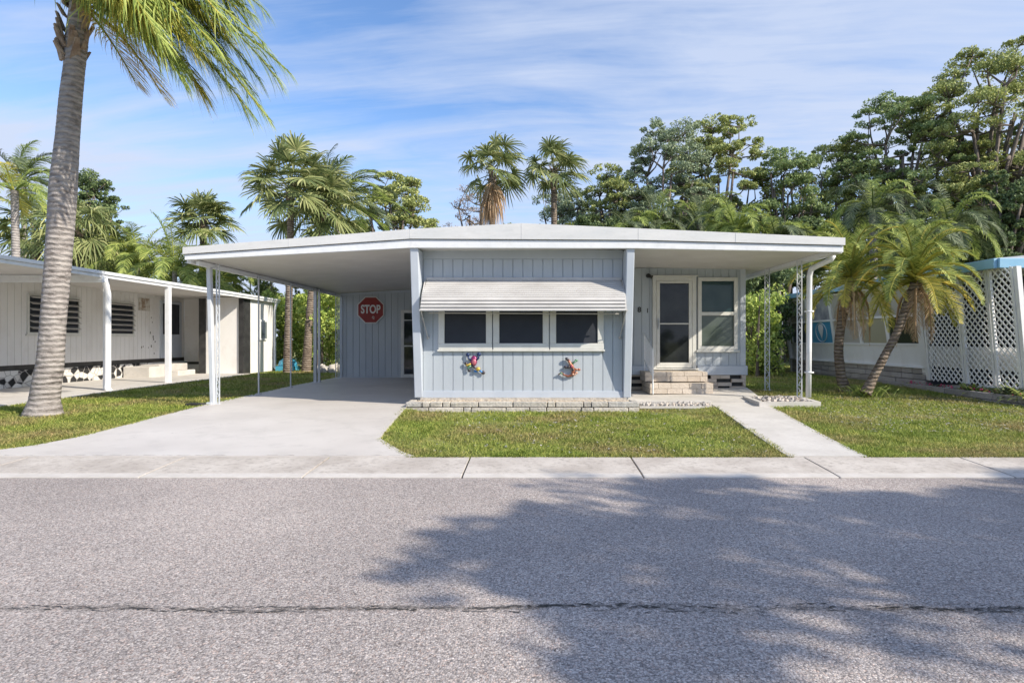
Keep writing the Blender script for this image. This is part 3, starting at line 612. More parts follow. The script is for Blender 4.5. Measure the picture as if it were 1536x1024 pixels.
# ------------------------------------------------------------------ left neighbour
nb = thing('mobile_home', 'white mobile home with jalousie windows and black and white stone skirting on the left', 'house', (-12, 17, .15))
XW = -12.8
def boards_x(mb, x, y0, y1, z0, z1, w, m, g=.008, d=.012):   # grooved siding on a wall facing +x
    n = max(1, round((y1-y0)/w)); w = (y1-y0)/n
    mb.box(x-.1, x-d, y0, y1, z0, z1, M['mortar'])
    for i in range(n): mb.box(x-d+.001, x, y0+i*w+g/2, y0+(i+1)*w-g/2, z0, z1, m)
w = MB(); boards_x(w, XW, 9, 22.0, .73, 2.86, .2, M['nwhite']); w.build('siding', None, nb)
w = MB(); w.box(XW-.08, XW-.01, 9, 22, .60, .728); w.build('dark_band', M['black'], nb)
M['flag'] = mat('black_white_stone', (.7,.69,.66), .85)
def flagmat():
    m = M['flag']; N, L = nt(m); b = N['Principled BSDF']; tc = N.new('ShaderNodeTexCoord'); mp = N.new('ShaderNodeMapping'); mp.inputs['Scale'].default_value = (1,1,1.15)
    v = N.new('ShaderNodeTexVoronoi'); v.inputs['Scale'].default_value = 5.2; v.inputs['Randomness'].default_value = .85; ve = N.new('ShaderNodeTexVoronoi'); ve.feature = 'DISTANCE_TO_EDGE'; ve.inputs['Scale'].default_value = 5.2; ve.inputs['Randomness'].default_value = .85
    L.new(tc.outputs['Object'], mp.inputs[0]); L.new(mp.outputs[0], v.inputs[0]); L.new(mp.outputs[0], ve.inputs[0])
    s = N.new('ShaderNodeSeparateColor'); L.new(v.outputs['Color'], s.inputs[0])
    r = N.new('ShaderNodeValToRGB'); r.color_ramp.interpolation = 'CONSTANT'; r.color_ramp.elements[0].color = (.02,.02,.022,1); r.color_ramp.elements[1].position = .38; r.color_ramp.elements[1].color = (.66,.64,.60,1); e = r.color_ramp.elements.new(.7); e.color = (.74,.73,.70,1); L.new(s.outputs[0], r.inputs[0])
    r2 = N.new('ShaderNodeValToRGB'); r2.color_ramp.elements[0].position = .025; r2.color_ramp.elements[0].color = (0,0,0,1); r2.color_ramp.elements[1].position = .05; L.new(ve.outputs['Distance'], r2.inputs[0])
    mx = N.new('ShaderNodeMix'); mx.data_type = 'RGBA'; mx.inputs[6].default_value = (.42,.40,.38,1); L.new(r2.outputs[0], mx.inputs[0]); L.new(r.outputs[0], mx.inputs[7]); L.new(mx.outputs[2], b.inputs['Base Color'])
    bp = N.new('ShaderNodeBump'); bp.inputs['Strength'].default_value = .6; bp.inputs['Distance'].default_value = .02; L.new(r2.outputs[0], bp.inputs['Height']); L.new(bp.outputs[0], b.inputs['Normal'])
flagmat()
w = MB(); w.box(XW-.1, XW+.03, 9, 20.0, .1, .60); w.build('stone_skirting', M['flag'], nb)
w = MB(); w.box(XW-.1, XW-.02, 20.0, 22.0, .1, .60); w.build('plain_skirting', M['nwhite'], nb)
def jal(y0, y1, z0, z1, n):
    f = MB(); t = .05
    for q in ((y0,y1,z0,z0+t),(y0,y1,z1-t,z1),(y0,y0+t,z0+t,z1-t),(y1-t,y1,z0+t,z1-t),(y0-.04,y1+.04,z0-.04,z0-.003)): f.box(XW+.002,XW+.045,q[0],q[1],q[2],q[3])
    fo = f.build('jalousie_window', M['frame'], nb); g = MB(); g.box(XW+.003,XW+.012,y0+t,y1-t,z0+t,z1-t); g.build('pane', M['screen'], fo)
    s = MB(); h = (z1-z0-2*t)/n
    for i in range(n):
        zc = z0+t+h*(i+.9); s.hexa([(XW+.03,y0+t,zc),(XW+.12,y0+t,zc-.05),(XW+.12,y1-t,zc-.05),(XW+.03,y1-t,zc),(XW+.03,y0+t,zc+.012),(XW+.125,y0+t,zc-.036),(XW+.125,y1-t,zc-.036),(XW+.03,y1-t,zc+.012)])
    s.build('louvre', M['awn'], fo)
jal(15.15, 16.9, 1.5, 2.54, 6); jal(17.9, 19.2, 1.5, 2.54, 6)
f = MB(); y0,y1,z0,z1 = 20.55,21.75,.73,2.72
for q in ((y0,y0+.1,z0,z1),(y1-.1,y1,z0,z1),(y0+.1,y1-.1,z1-.1,z1),(y0+.1,y1-.1,z0,1.55)): f.box(XW+.002,XW+.05,q[0],q[1],q[2],q[3])
dd = f.build('side_door', M['trimblue'], nb); g = MB(); g.box(XW+.003,XW+.03,y0+.1,y1-.1,1.555,z1-.1); g.build('pane', M['screen'], dd)
M['rust'] = mat('rusty_plate', (.60,.58,.54), .8, c2=(.32,.24,.18), nscale=6, lo=.45, hi=.62)
w = MB(); w.box(XW+.002, XW+.02, 19.45, 20.0, 2.32, 2.72); w.build('vent_plate', M['rust'], nb, bevel=.004)
random.seed(8)
for yy, zz in [(20.1,2.1),(20.15,1.95),(20.05,1.6),(20.2,1.45),(20.22,1.38),(20.1,1.15),(19.95,1.1),(20.3,1.3),(19.6,1.12),(19.68,1.14),(20.25,.9)]:
    k = random.uniform(.02,.05); w = MB(); w.add([(XW+.004, yy+k*math.cos(q)*random.uniform(.5,1), zz+1.6*k*math.sin(q)*random.uniform(.5,1)) for q in np.linspace(0,5.4,7)], [list(range(7))]); w.build('paint_flake', M['mortar'], nb)
# recess panel, shed
w = MB(); w.box(-12.8,-11.5,22.0,22.1,.55,2.86,M['nwhite']); w.build('end_wall', None, nb)
w = MB(); w.box(-12.8,-11.5,22.02,22.1,.1,.545,M['nwhite']); w.box(-12.75,-11.5,21.98,22.018,.47,.56,M['black']); w.build('end_skirting', None, nb)
w = MB(); w.box(-11.58,-10.10,20.9,21.0,.1,2.84); w.box(-10.18,-10.08,21.0,23.2,.1,2.84); w.build('shed_wall', M['nwhite'], nb)
w = MB(); w.box(-11.63,-11.40,20.86,20.899,.1,2.8); w.box(-11.63,-11.585,20.9,22,.1,2.8); w.build('black_pilaster', M['black'], nb)
w = MB(); w.box(-10.24,-10.075,20.85,20.895,.1,2.8); w.box(-10.077,-10.07,20.9,21.35,.1,2.8); w.build('black_pilaster', M['black'], nb)
w = MB(); w.box(-10.078,-10.02,22.0,22.6,1.35,2.1); sm = w.build('shed_window', M['white'], nb, bevel=.01); w = MB(); w.box(-10.02,-10.005,22.07,22.53,1.42,2.03); w.build('pane', M['glassgreen'], sm)
# roof
w = MB(); w.box(-16,-9.97,9.3,23.5,2.88,2.93); w.build('roof', M['roofw'], nb)
w = MB(); w.box(-9.968,-9.90,9.3,23.5,2.865,2.94); w.box(-9.962,-9.93,9.3,23.5,2.79,2.86); w.build('eave_fascia', M['white'], nb, bevel=.006)
w = MB(); w.box(-16,-9.91,13.8,13.88,2.68,2.855); w.build('cross_beam', M['white'], nb, bevel=.008)
w = MB(); w.box(-15.9,-9.975,9.3,23.4,2.862,2.876); w.build('soffit', M['soffit'], nb)
for y, x, r in ((14.25,-10.14,.05),(16.4,-9.98,.06)):
    w = MB(); w.box(x-r,x+r,y-r,y+r,.12,2.86); w.build('carport_post', M['white'], nb, bevel=.006)
w = MB(); w.tube([(-9.98,13.95,2.78),(-9.98,13.97,2.72),(-10.0,14.05,2.6),(-10.0,14.1,2.45),(-10.0,14.1,.35),(-9.98,14.05,.22),(-9.86,13.95,.17)],.07,10); w.build('downspout', M['white'], nb, smooth=True)
w = MB(); w.tube([(-9.98,23.3,2.78),(-10.05,23.3,2.5),(-10.05,23.3,.3),(-9.9,23.25,.18)],.06,8); w.build('downspout', M['white'], nb, smooth=True)
cs = MB(); cs.box(-12.72,-11.9,18.6,19.35,.1,.52); cs.box(-12.72,-12.1,19.4,21.0,.1,.55); cs.box(-11.9,-11.6,19.6,20.6,.1,.35)
tag(cs.build('concrete_step', M['concrete'], bevel=.02), 'plain concrete block steps against the left neighbour wall below its side door', 'steps')
w = MB(); w.ball((-9.45,23.1,.42),(.36,.3,.26),None,12); w.box(-9.8,-9.1,22.8,23.4,.18,.36)
tag(w.build('blue_tub', mat('blue_plastic',(.06,.32,.50),.4)), 'blue plastic tub on the grass beyond the left neighbour shed', 'tub')
# ------------------------------------------------------------------ right neighbour
rn = thing('mobile_home', 'white mobile home with blue eaves and a slanted sunroom window wall on the right', 'house', (11, 17, .2))
XR = 9.4
def lean(z): return XR-.30*max(0,(z-.70))/2.2
w = MB(); 
for a, b in ((14.45,21.7),): w.prism_y([(XR,.70),(XR+.1,.70),(XR+.1-.07,1.22),(lean(1.22),1.22)], a, b)
w.build('lower_panel', M['nwhite'], rn)
w = MB(); random.seed(9)
y = 14.3
for k in range(4):
    za, zb = .12+k*.14, .12+(k+1)*.14-.012; y = 14.3
    while y < 21.7:
        L = min(random.uniform(.4,.9), 21.7-y); w.box(XR-.06+random.uniform(0,.015), XR+.1, y, y+L-.015, za, zb); y += L
w.build('stone_base', M['greystone'], rn, bevel=.008); w = MB(); w.box(XR-.1, XR+.1, 14.3, 21.7, .672, .698); w.build('ledge', M['nwhite'], rn)
w = MB(); w.box(XR+.16, XR+6, 14.25, 21.6, .1, 2.78); w.build('inner_wall', M['nwhite'], rn)
ys = [900*9.33/(p-800) for p in (1190,1218,1253,1294,1335,1386)]
pc = [glass('screen_pane', (.10,.12,.14), .3), None, glass('curtain_pane', (.46,.43,.38), .25), glass('cream_blind_pane', (.40,.37,.26), .25), glass('dark_sunroom_pane', (.04,.045,.035), .08)]
def slq(y0, y1, z0, z1, off, m, name, par):
    w = MB(); a, b = lean(z0)+off, lean(z1)+off
    w.hexa([(a,y0,z0),(a+.02,y0,z0),(a+.02,y1,z0),(a,y1,z0),(b,y0,z1),(b+.02,y0,z1),(b+.02,y1,z1),(b,y1,z1)]); return w.build(name, m, par)
for i in range(5):
    y1, y0 = ys[i], ys[i+1]; t = .07
    w = MB()
    for (a,b,c,d) in ((y0,y0+t,1.22,2.75),(y1-t,y1,1.22,2.75),(y0+t,y1-t,1.22,1.22+.05),(y0+t,y1-t,2.70,2.75),(y0+t,y1-t,1.93,1.99)):
        p, q = lean(c), lean(d); w.hexa([(p-.03,a,c),(p+.03,a,c),(p+.03,b,c),(p-.03,b,c),(q-.03,a,d),(q+.03,a,d),(q+.03,b,d),(q-.03,b,d)])
    wo = w.build('sunroom_window', M['nwhite'], rn)
    lowm = pc[i] if pc[i] else glass('picture_pane', (.08,.30,.48), .3); upm = {0:pc[2],1:glass('painted_reflection_pane',(.12,.14,.19),.2,c2=(.5,.48,.5)),2:pc[2],3:pc[2],4:pc[2]}[i]  # mottled upper pane has pale reflections painted into its colour
    slq(y0+t, y1-t, 1.27, 1.93, .0, lowm, 'lower_pane', wo); slq(y0+t, y1-t, 1.99, 2.70, .0, upm, 'upper_pane', wo)
    if i == 1:   # white figure on the blue picture
        ym = (y0+y1)/2; w = MB()
        def pt(a, b, o=-.012): return (lean(1.6+b)+o, ym+a, 1.6+b)
        w.add([pt(.25*math.cos(q)*.5+.08*math.sin(2*q), .27*math.sin(q)) for q in np.linspace(0,5.9,16)], [list(range(16))[::-1]])
        w.tube([pt(.36*math.cos(q), .30*math.sin(q), -.01) for q in np.linspace(0,6.28,20)], .012, 4); w.build('picture_motif', M['signw'], wo)
w = MB(); w.hexa([(lean(.7)-.05,21.7,.2),(lean(.7)+.05,21.7,.2),(lean(.7)+.05,21.8,.2),(lean(.7)-.05,21.8,.2),(lean(2.8)-.08,21.7,2.82),(lean(2.8)+.02,21.7,2.82),(lean(2.8)+.02,21.8,2.82),(lean(2.8)-.08,21.8,2.82)]); w.build('corner_post', M['nwhite'], rn); w = MB()
w.hexa([(lean(.7)-.03,14.2,.4),(lean(.7)+.05,14.2,.4),(lean(.7)+.05,14.42,.4),(lean(.7)-.03,14.42,.4),(lean(2.8)-.05,14.2,2.82),(lean(2.8)+.02,14.2,2.82),(lean(2.8)+.02,14.42,2.82),(lean(2.8)-.05,14.42,2.82)]); w.build('corner_post', M['nwhite'], rn)
w = MB(); w.hexa([(8.9,11.6,2.74),(8.97,11.6,2.74),(8.97,21.9,2.80),(8.9,21.9,2.80),(8.9,11.6,2.93),(8.97,11.6,2.93),(8.97,21.9,2.95),(8.9,21.9,2.95)]); w.box(8.975,16,11.55,11.62,2.74,2.93); w.build('eave_fascia', M['eaveblue'], rn, bevel=.01)
w = MB(); w.hexa([(8.975,11.63,2.78),(15,11.63,2.78),(15,21.9,2.82),(8.975,21.9,2.82),(8.975,11.63,2.94),(15,11.63,3.5),(15,21.9,3.5),(8.975,21.9,2.96)]); w.build('roof', M['shingle'], rn)
# lattice
XL = 9.27
def lat(y0, y1, zb, name='lattice_panel'):
    w = MB(); zt = 2.74; n = 0; s = .15; hw = .021
    for sg_, dx in ((1, 0), (-1, .007)):
        k = -40
        while k < 60:
            c = k*s                    # line: z = zb + sg*(y-y0) + c
            k += 1
            ta, tb = (y0, y1)
            ys_ = []
            za, zb2 = zb+sg_*(ta-y0)+c, zb+sg_*(tb-y0)+c
            def clip(ta, tb):
                lo_, hi_ = ta, tb
                for lim, up in ((zb, False), (zt, True)):
                    yl = y0+(lim-zb-c)*sg_
                    if (sg_ > 0) == up: hi_ = min(hi_, yl)
                    else: lo_ = max(lo_, yl)
                return lo_, hi_
            lo_, hi_ = clip(ta, tb)
            if hi_-lo_ < .02: continue
            z0_, z1_ = zb+sg_*(lo_-y0)+c, zb+sg_*(hi_-y0)+c
            x0, x1 = XL-.2*(z0_-zb)/2.3+dx, XL-.2*(z1_-zb)/2.3+dx
            w.hexa([(x0,lo_,z0_-hw),(x0+.006,lo_,z0_-hw),(x1+.006,hi_,z1_-hw),(x1,hi_,z1_-hw),(x0,lo_,z0_+hw),(x0+.006,lo_,z0_+hw),(x1+.006,hi_,z1_+hw),(x1,hi_,z1_+hw)])
    for yy in (y0, y1-.06):
        w.hexa([(XL-.02,yy,zb),(XL+.03,yy,zb),(XL+.03,yy+.06,zb),(XL-.02,yy+.06,zb),(XL-.22,yy,zt),(XL-.17,yy,zt),(XL-.17,yy+.06,zt),(XL-.22,yy+.06,zt)])
    w.build(name, M['lattice'], rn)
lat(12.85, 14.05, .42); lat(12.0, 12.83, .42); lat(11.35, 11.98, .42)
w = MB(); w.hexa([(XL+.0,11.24,.3),(XL+.09,11.24,.3),(XL+.09,11.33,.3),(XL+.0,11.33,.3),(XL-.22,11.24,2.74),(XL-.13,11.24,2.74),(XL-.13,11.33,2.74),(XL-.22,11.33,2.74)]); w.build('corner_post', M['lattice'], rn)
w = MB(); w.box(XL+.05,XL+.11,11.4,14.1,.75,1.2); w.build('low_panel', M['nwhite'], rn)
w = MB(); w.box(XL+1.3,XL+1.4,11.5,14.2,.3,2.74); w.box(XL+.14,XL+1.3,14.15,14.2,.3,2.74); w.build('porch_inner_wall', M['screen'], rn)
# planter wall and plants
w = MB(); random.seed(4)
for k in range(2):
    y = 9.0
    while y < 15.4:
        L = min(random.uniform(.4,.8), 15.4-y); w.box(8.93+random.uniform(0,.012), 9.06, y, y+L-.012, .09+k*.1, .09+(k+1)*.1-.01+.03*(k==1)); y += L
tag(w.build('planter_wall', M['greystone'], bevel=.008), 'long low grey stone planter wall in front of the white lattice on the right', 'planter wall')
w = MB(); w.box(9.07, 9.6, 9, 15.4, .05, .235); tag(w.build('planting_soil', M['soil']), kind='structure')
w = MB(); w.box(7.6,9.2,23.9,24.1,.25,.42); w.box(7.6,9.2,23.85,24.15,.42,.47)
tag(w.build('garden_bench', M['nwhite'], bevel=.01), 'low white slab bench on the grass behind the right neighbour corner', 'bench')
# ------------------------------------------------------------------ vegetation generators (numpy)
def nrm(a): return a/(np.linalg.norm(a, axis=-1, keepdims=True)+1e-9)
class NM:                       # collects strips as quads/tris
    def __init__(s): s.V = []; s.Q = []; s.T = []; s.n = 0
    def add(s, V, Q=None, T=None):
        s.V.append(V)
        if Q is not None and len(Q): s.Q.append(np.asarray(Q)+s.n)
        if T is not None and len(T): s.T.append(np.asarray(T)+s.n)
        s.n += len(V)
    def build(s, name, m, parent=None):
        F = []
        if s.Q: F.append(np.concatenate(s.Q))
        if s.T: F.append(np.concatenate(s.T))
        return np_mesh(name, np.concatenate(s.V), F, m, parent)
def blades(nm, P0, D, S, L, wd, droop):
    """many leaflets at once: base P0, direction D, width direction S, length L, width wd, droop vector"""
    n = len(P0); L = np.broadcast_to(L, (n,))[:,None]; wd = np.broadcast_to(wd, (n,))[:,None]
    p1 = P0+D*L*.45+droop*L*.15; p2 = P0+D*L*.78+droop*L*.5; p3 = P0+D*L*.95+droop*L*1.0
    V = np.stack([P0-S*wd*.3, P0+S*wd*.3, p1-S*wd*.5, p1+S*wd*.5, p2-S*wd*.36, p2+S*wd*.36, p3], 1).reshape(-1,3)
    b = np.arange(n)[:,None]*7
    nm.add(V, np.concatenate([b+[0,1,3,2], b+[2,3,5,4]]), b+[4,5,6])
def frond(nm, base, az, el, L, wind=(0,0,0), grav=1.0, ll=.45, n=46, lw=.028, droop=.35, twist=0, stem=None, vee=.5, jit=.10, wl=.25):
    """feather frond; returns nothing, adds leaflets to nm and a rachis to stem (MB)"""
    base = np.array(base, float); d = np.array([math.cos(az)*math.cos(el), math.sin(az)*math.cos(el), math.sin(el)]); wv = np.array(wind, float)
    K = 22; st = L/K; pts = [base]; 
    for i in range(K):
        t = i/K; d = d+(np.array([0,0,-grav])*.075*(.4+1.4*t)+wv*.075*(.3+t)); d = d/np.linalg.norm(d); pts.append(pts[-1]+d*st)
    pts = np.array(pts); T = nrm(np.gradient(pts, axis=0))
    ts = np.linspace(.12, .995, n); idx = ts*K; i0 = np.clip(idx.astype(int), 0, K-1); f = (idx-i0)[:,None]
    P = pts[i0]*(1-f)+pts[i0+1]*f; TT = nrm(T[i0]*(1-f)+T[i0+1]*f)
    up = np.array([0,0,1.0]); side = nrm(np.cross(TT, up)); nn = np.cross(side, TT)
    prof = ll*np.clip(np.sin(np.pi*(ts*.88+.1))**.55, .12, 1)
    for s in (-1, 1):
        a = 1.05-.35*ts[:,None]                        # leaflets lie closer to the stem at the tip
        D = nrm(side*s*a+TT*(.38+.5*ts[:,None])+nn*vee*.5+RNG.normal(0,jit,(n,3))+wv*wl)
        dr = np.array([0,0,-droop])[None,:]+wv*wl+RNG.normal(0,.05,(n,3))
        S = nrm(np.cross(D, nn)+nn*.3*s+RNG.normal(0,.15,(n,3)))
        blades(nm, P, D, S, prof*RNG.uniform(.8,1.12,n), lw*RNG.uniform(.8,1.2,n), dr)
    if stem is not None:
        stem.tube([tuple(p) for p in pts[::3]], [.026*(1-.75*i/(len(pts[::3])-1))+.004 for i in range(len(pts[::3]))], 4, cap=False)
def fanleaf(nm, base, az, el, pet, R, wind=(0,0,0), n=26, lw=.05, droop=.5, stem=None, span=2.3, sag=.6):
    base = np.array(base, float); d = np.array([math.cos(az)*math.cos(el), math.sin(az)*math.cos(el), math.sin(el)]); wv = np.array(wind, float)
    pts = [base]
    for i in range(5): d = d+np.array([0,0,-sag*.12])+wv*.08; d = d/np.linalg.norm(d); pts.append(pts[-1]+d*pet/5)
    hub = pts[-1]; d = d+np.array([0,0,-.25*sag])+wv*.2; d /= np.linalg.norm(d)
    side = np.cross(d, [0,0,1.0]); side /= np.linalg.norm(side)+1e-6; nn = np.cross(side, d)
    q = RNG.normal(0,.35); side, nn = side*math.cos(q)+nn*math.sin(q), nn*math.cos(q)-side*math.sin(q)
    a = np.linspace(-span, span, n)+RNG.normal(0,.03,n)
    D = np.cos(a)[:,None]*d+np.sin(a)[:,None]*side+nn*.18*np.abs(np.sin(a))[:,None]; D = nrm(D)
    S = nrm(np.cross(D, nn)); S = nrm(S+nn*np.where(np.arange(n)%2, .45, -.45)[:,None])
    Ls = R*(.72+.28*np.cos(a*.55))*RNG.uniform(.85,1.1,n)
    dr = np.array([0,0,-droop])[None,:]*RNG.uniform(.5,1.4,(n,1))+wv*.45
    blades(nm, np.repeat(hub[None],n,0), D, S, Ls, lw*RNG.uniform(.8,1.2,n), dr)
    if stem is not None: stem.tube([tuple(p) for p in pts], .018, 4, cap=False)
def palm_trunk(name, m, pts, rads, parent, ring=.1, amp=.05, n=20, wob=.02):
    P = [Vector(p) for p in pts]; out = []; rr = []
    K = 12
    def cat(a,b,c,d,t): return .5*((2*b)+(c-a)*t+(2*a-5*b+4*c-d)*t*t+(3*b-a-3*c+d)*t*t*t)
    PP = [P[0]*2-P[1]]+P+[P[-1]*2-P[-2]]; RR = [rads[0]]+list(rads)+[rads[-1]]
    for i in range(len(P)-1):
        for k in range(K):
            t = k/K; out.append(cat(PP[i],PP[i+1],PP[i+2],PP[i+3],t)); rr.append(rads[i]*(1-t)+rads[i+1]*t)
    out.append(P[-1]); rr.append(rads[-1]); fine = []; fr = []
    for i in range(len(out)-1):
        seg = (out[i+1]-out[i]).length; k = max(1, int(seg/(ring/4)))
        for j in range(k): t = j/k; fine.append(out[i].lerp(out[i+1], t)); fr.append(rr[i]*(1-t)+rr[i+1]*t)
    s = 0; last = fine[0]; f2 = []
    for p, r in zip(fine, fr):
        s += (p-last).length; last = p; ph = (s/ring)%1; f2.append(r*(1+amp*(1-ph)-amp*.5+random.uniform(-.01,.01)))
    w = MB(); w.tube(fine, f2, n, wob=wob); return w.build(name, m, parent, smooth=True)
def feather_palm(name, label, top, base, r0, r1, nf, L, wind=(0,0,0), group=None, mats=('frond',), el=(-.3,1.3), ll=.45, n=44, lw=.03, grav=1, droop=.4, azr=None, tm='palmtrunk', bend=None, dead=0, lmul=1.0):
    base = Vector(base); top = Vector(top); t = thing(name, label, 'palm tree', base, group)
    mid = base.lerp(top,.5)+(Vector(bend) if bend else Vector((0,0,0)))
    palm_trunk('trunk', M[tm], [base-Vector((0,0,.1)), base.lerp(mid,.5), mid, mid.lerp(top,.5), top], [r0*1.25,r0,(r0+r1)/2,r1,r1], t, n=14)
    groups = {}
    for i in range(nf):
        mk = mats[i%len(mats)]; groups.setdefault(mk, (NM(), MB()))
        az = i*2.39996+random.uniform(-.25,.25) if azr is None else random.uniform(*azr)
        e = el[0]+(el[1]-el[0])*((i+.5)/nf)**.8+random.uniform(-.1,.1)
        nm, st = groups[mk]; frond(nm, top+Vector((math.cos(az)*r1*.5, math.sin(az)*r1*.5, 0)), az, e, L*random.uniform(.8,1.1)*lmul, wind, grav*random.uniform(.8,1.25), ll, n, lw, droop, stem=st)
    for mk, (nm, st) in groups.items():
        c = nm.build('crown', M[mk], t); st.build('frond_stem', M[mk], c)
    if dead:
        nm = NM(); st = MB()
        for i in range(dead): az = i*2.4+.5; frond(nm, top-Vector((0,0,.08)), az, -.8, L*.55, wind, 2.6, ll*.6, int(n*.6), lw*.8, .8, stem=st, vee=-.5)
        c = nm.build('dead_frond', M['dead'], t); st.build('frond_stem', M['dead'], c)
    return t
def fan_palm(name, label, top, base, r0, r1, nl, pet, R, wind=(0,0,0), group=None, m='fan', dead=0, el=(-.7,1.35), n=26, lw=.06, bend=None, droop=.5, notrunk=False, skirt=None):
    base = Vector(base); top = Vector(top); t = thing(name, label, 'palm tree', base, group)
    mid = base.lerp(top,.5)+(Vector(bend) if bend else Vector((0,0,0)))
    palm_trunk('trunk', M['palmbark'], [base-Vector((0,0,.1)), base.lerp(mid,.5), mid, mid.lerp(top,.5), top], [r0*1.3,r0,(r0+r1)/2,r1,r1*1.1], t, n=12)
    nm = NM(); st = MB()
    for i in range(nl):
        az = i*2.39996+random.uniform(-.3,.3); e = el[0]+(el[1]-el[0])*((i+.5)/nl)**.85+random.uniform(-.12,.12)
        fanleaf(nm, top+Vector((0,0,random.uniform(-.15,.25))), az, e, pet*random.uniform(.75,1.15), R*random.uniform(.8,1.15), wind, n, lw, droop, st)
    c = nm.build('crown', M[m], t); st.build('leaf_stalk', M[m], c)
    if dead:
        nm = NM()
        for i in range(dead):
            az = random.uniform(0,6.28); fanleaf(nm, top-Vector((0,0,random.uniform(.1,.5))), az, -1.1, pet*.35, R*.9, (0,0,-.6), 14, lw, 1.4, None, 1.2, 2)
        nm.build('dead_skirt', M['dead'], t)
    w = MB()
    for i in range(26):
        az = random.uniform(0,6.28); z = random.uniform(-.7,.1); a = Vector((math.cos(az),math.sin(az),0)); w.tube([top+Vector((0,0,z))+a*r1*.6, top+Vector((0,0,z+.22))+a*(r1+.10)], [.035,.015], 5)
    w.build('leaf_base', M['boot'], t); return t
def leafcloud(C, Rr, n, size, flat=1.0, shell=.55):
    """n leaf cards in ellipsoid blobs C (k,3) with radii Rr (k,3)"""
    k = RNG.integers(0, len(C), n); u = nrm(RNG.normal(size=(n,3))); r = RNG.uniform(shell,1,n)**.6
    P = C[k]+u*Rr[k]*r[:,None]
    a = nrm(RNG.normal(size=(n,3))*[1,1,flat]+np.array([0,0,.1])); b = nrm(np.cross(a, RNG.normal(size=(n,3)))); s = size*RNG.uniform(.6,1.3,n)[:,None]
    V = np.stack([P-a*s, P+b*s*.45+a*s*.1, P+a*s, P-b*s*.45+a*s*.1], 1).reshape(-1,3)
    V[1::4] += np.array([0,0,.15])*s; 
    return V
def tree(name, label, cx, y, zb, zt, rx, trunk_r, m='leaf', cat='tree', group=None, npad=14, leaves=14000, size=.13, pad=(1.0,.55), low=.35, bare=.0, seed=1, tx=None, sub=15, fork=.35, ry=None, dome=1.0):
    """forked trunk and limbs up to leaf pads spread over an uneven dome; low = fraction of height where the crown starts"""
    npad = int(npad*2.7); pad = (pad[0]*.74, pad[1]*1.05)
    rs = random.Random(seed); t = thing(name, label, cat, (cx if tx is None else tx, y, zb), group)
    hgt = zt-zb; ry = ry or rx*.8; pads = []
    base = Vector((cx if tx is None else tx, y, zb-.2)); w = MB()
    fk = Vector((cx, y, zb+hgt*fork)); w.tube([base, base.lerp(fk,.5)+Vector((rs.uniform(-.2,.2),0,0)), fk], [trunk_r*1.3, trunk_r, trunk_r*.8], 8, wob=.05)
    limbs = []
    for i in range(max(4, npad//3)):
        az = i*2.4+rs.uniform(-.4,.4); q = rs.uniform(.35,.7)
        e = fk+Vector((math.cos(az)*rx*q*.75, math.sin(az)*ry*q*.75, hgt*(1-fork)*rs.uniform(.35,.7))); md = fk.lerp(e,.5)+Vector((rs.uniform(-.3,.3),rs.uniform(-.3,.3),-.05*hgt*rs.random()))
        w.tube([fk, md, e], [trunk_r*.6, trunk_r*.42, trunk_r*.28], 6, wob=.05); limbs += [md, e]
    zc = zb+hgt*low; C = []; Rr = []
    sub = max(6, sub*2//3)
    for i in range(npad):
        u = (i+.5)/npad; az = i*2.39996+rs.uniform(-.3,.3); ph = math.acos(1-u*.98)       # over the dome
        rr = rs.uniform(.78,1.03) if i%4 else rs.uniform(.2,.75)
        pw = pad[0]*rs.uniform(.65,1.25); ph2 = pad[1]*pw/pad[0]*rs.uniform(.8,1.2)
        c = Vector((cx+math.sin(ph)*math.cos(az)*(rx-pw*.6)*rr, y+math.sin(ph)*math.sin(az)*(ry-pw*.6)*rr, zc+math.cos(ph)**dome*(zt-zc-ph2)*(rs.uniform(.88,1.02) if i%4 else rs.uniform(.3,.85))-rs.uniform(0,.12)*hgt*(i%5==2)))
        lm = min(limbs, key=lambda p: (p-c).length+max(0,p.z-c.z)*2); lo = c-Vector((0,0,ph2*.5)); md = lm.lerp(lo,.55)+Vector((rs.uniform(-.25,.25),rs.uniform(-.25,.25),-.1*(lm-lo).length))
        w.tube([lm, md, lo], [trunk_r*.3, trunk_r*.18, trunk_r*.1], 5, wob=.05)
        for j in range(sub):
            a2 = rs.uniform(0,6.28); v = rs.random()**.5; q = c+Vector((math.cos(a2)*pw*v, math.sin(a2)*pw*v, ph2*(1-v*v)*rs.uniform(.3,1)-ph2*.2))
            if j%2 == 0: w.tube([lo, lo.lerp(q,.6)+Vector((0,0,-.08)), q], [trunk_r*.12, trunk_r*.08, .015], 4)
            sr = pw*rs.uniform(.22,.46); C.append(tuple(q)); Rr.append((sr, sr, sr*.6))
    w.build('trunk', M['bark'], t, smooth=True)
    if leaves:
        V = leafcloud(np.array(C), np.array(Rr), int(leaves*2.6), size*.58, shell=.3); n = len(V)//4; np_mesh('crown', V, [np.arange(4*n).reshape(-1,4)], M[m], t)
    return t
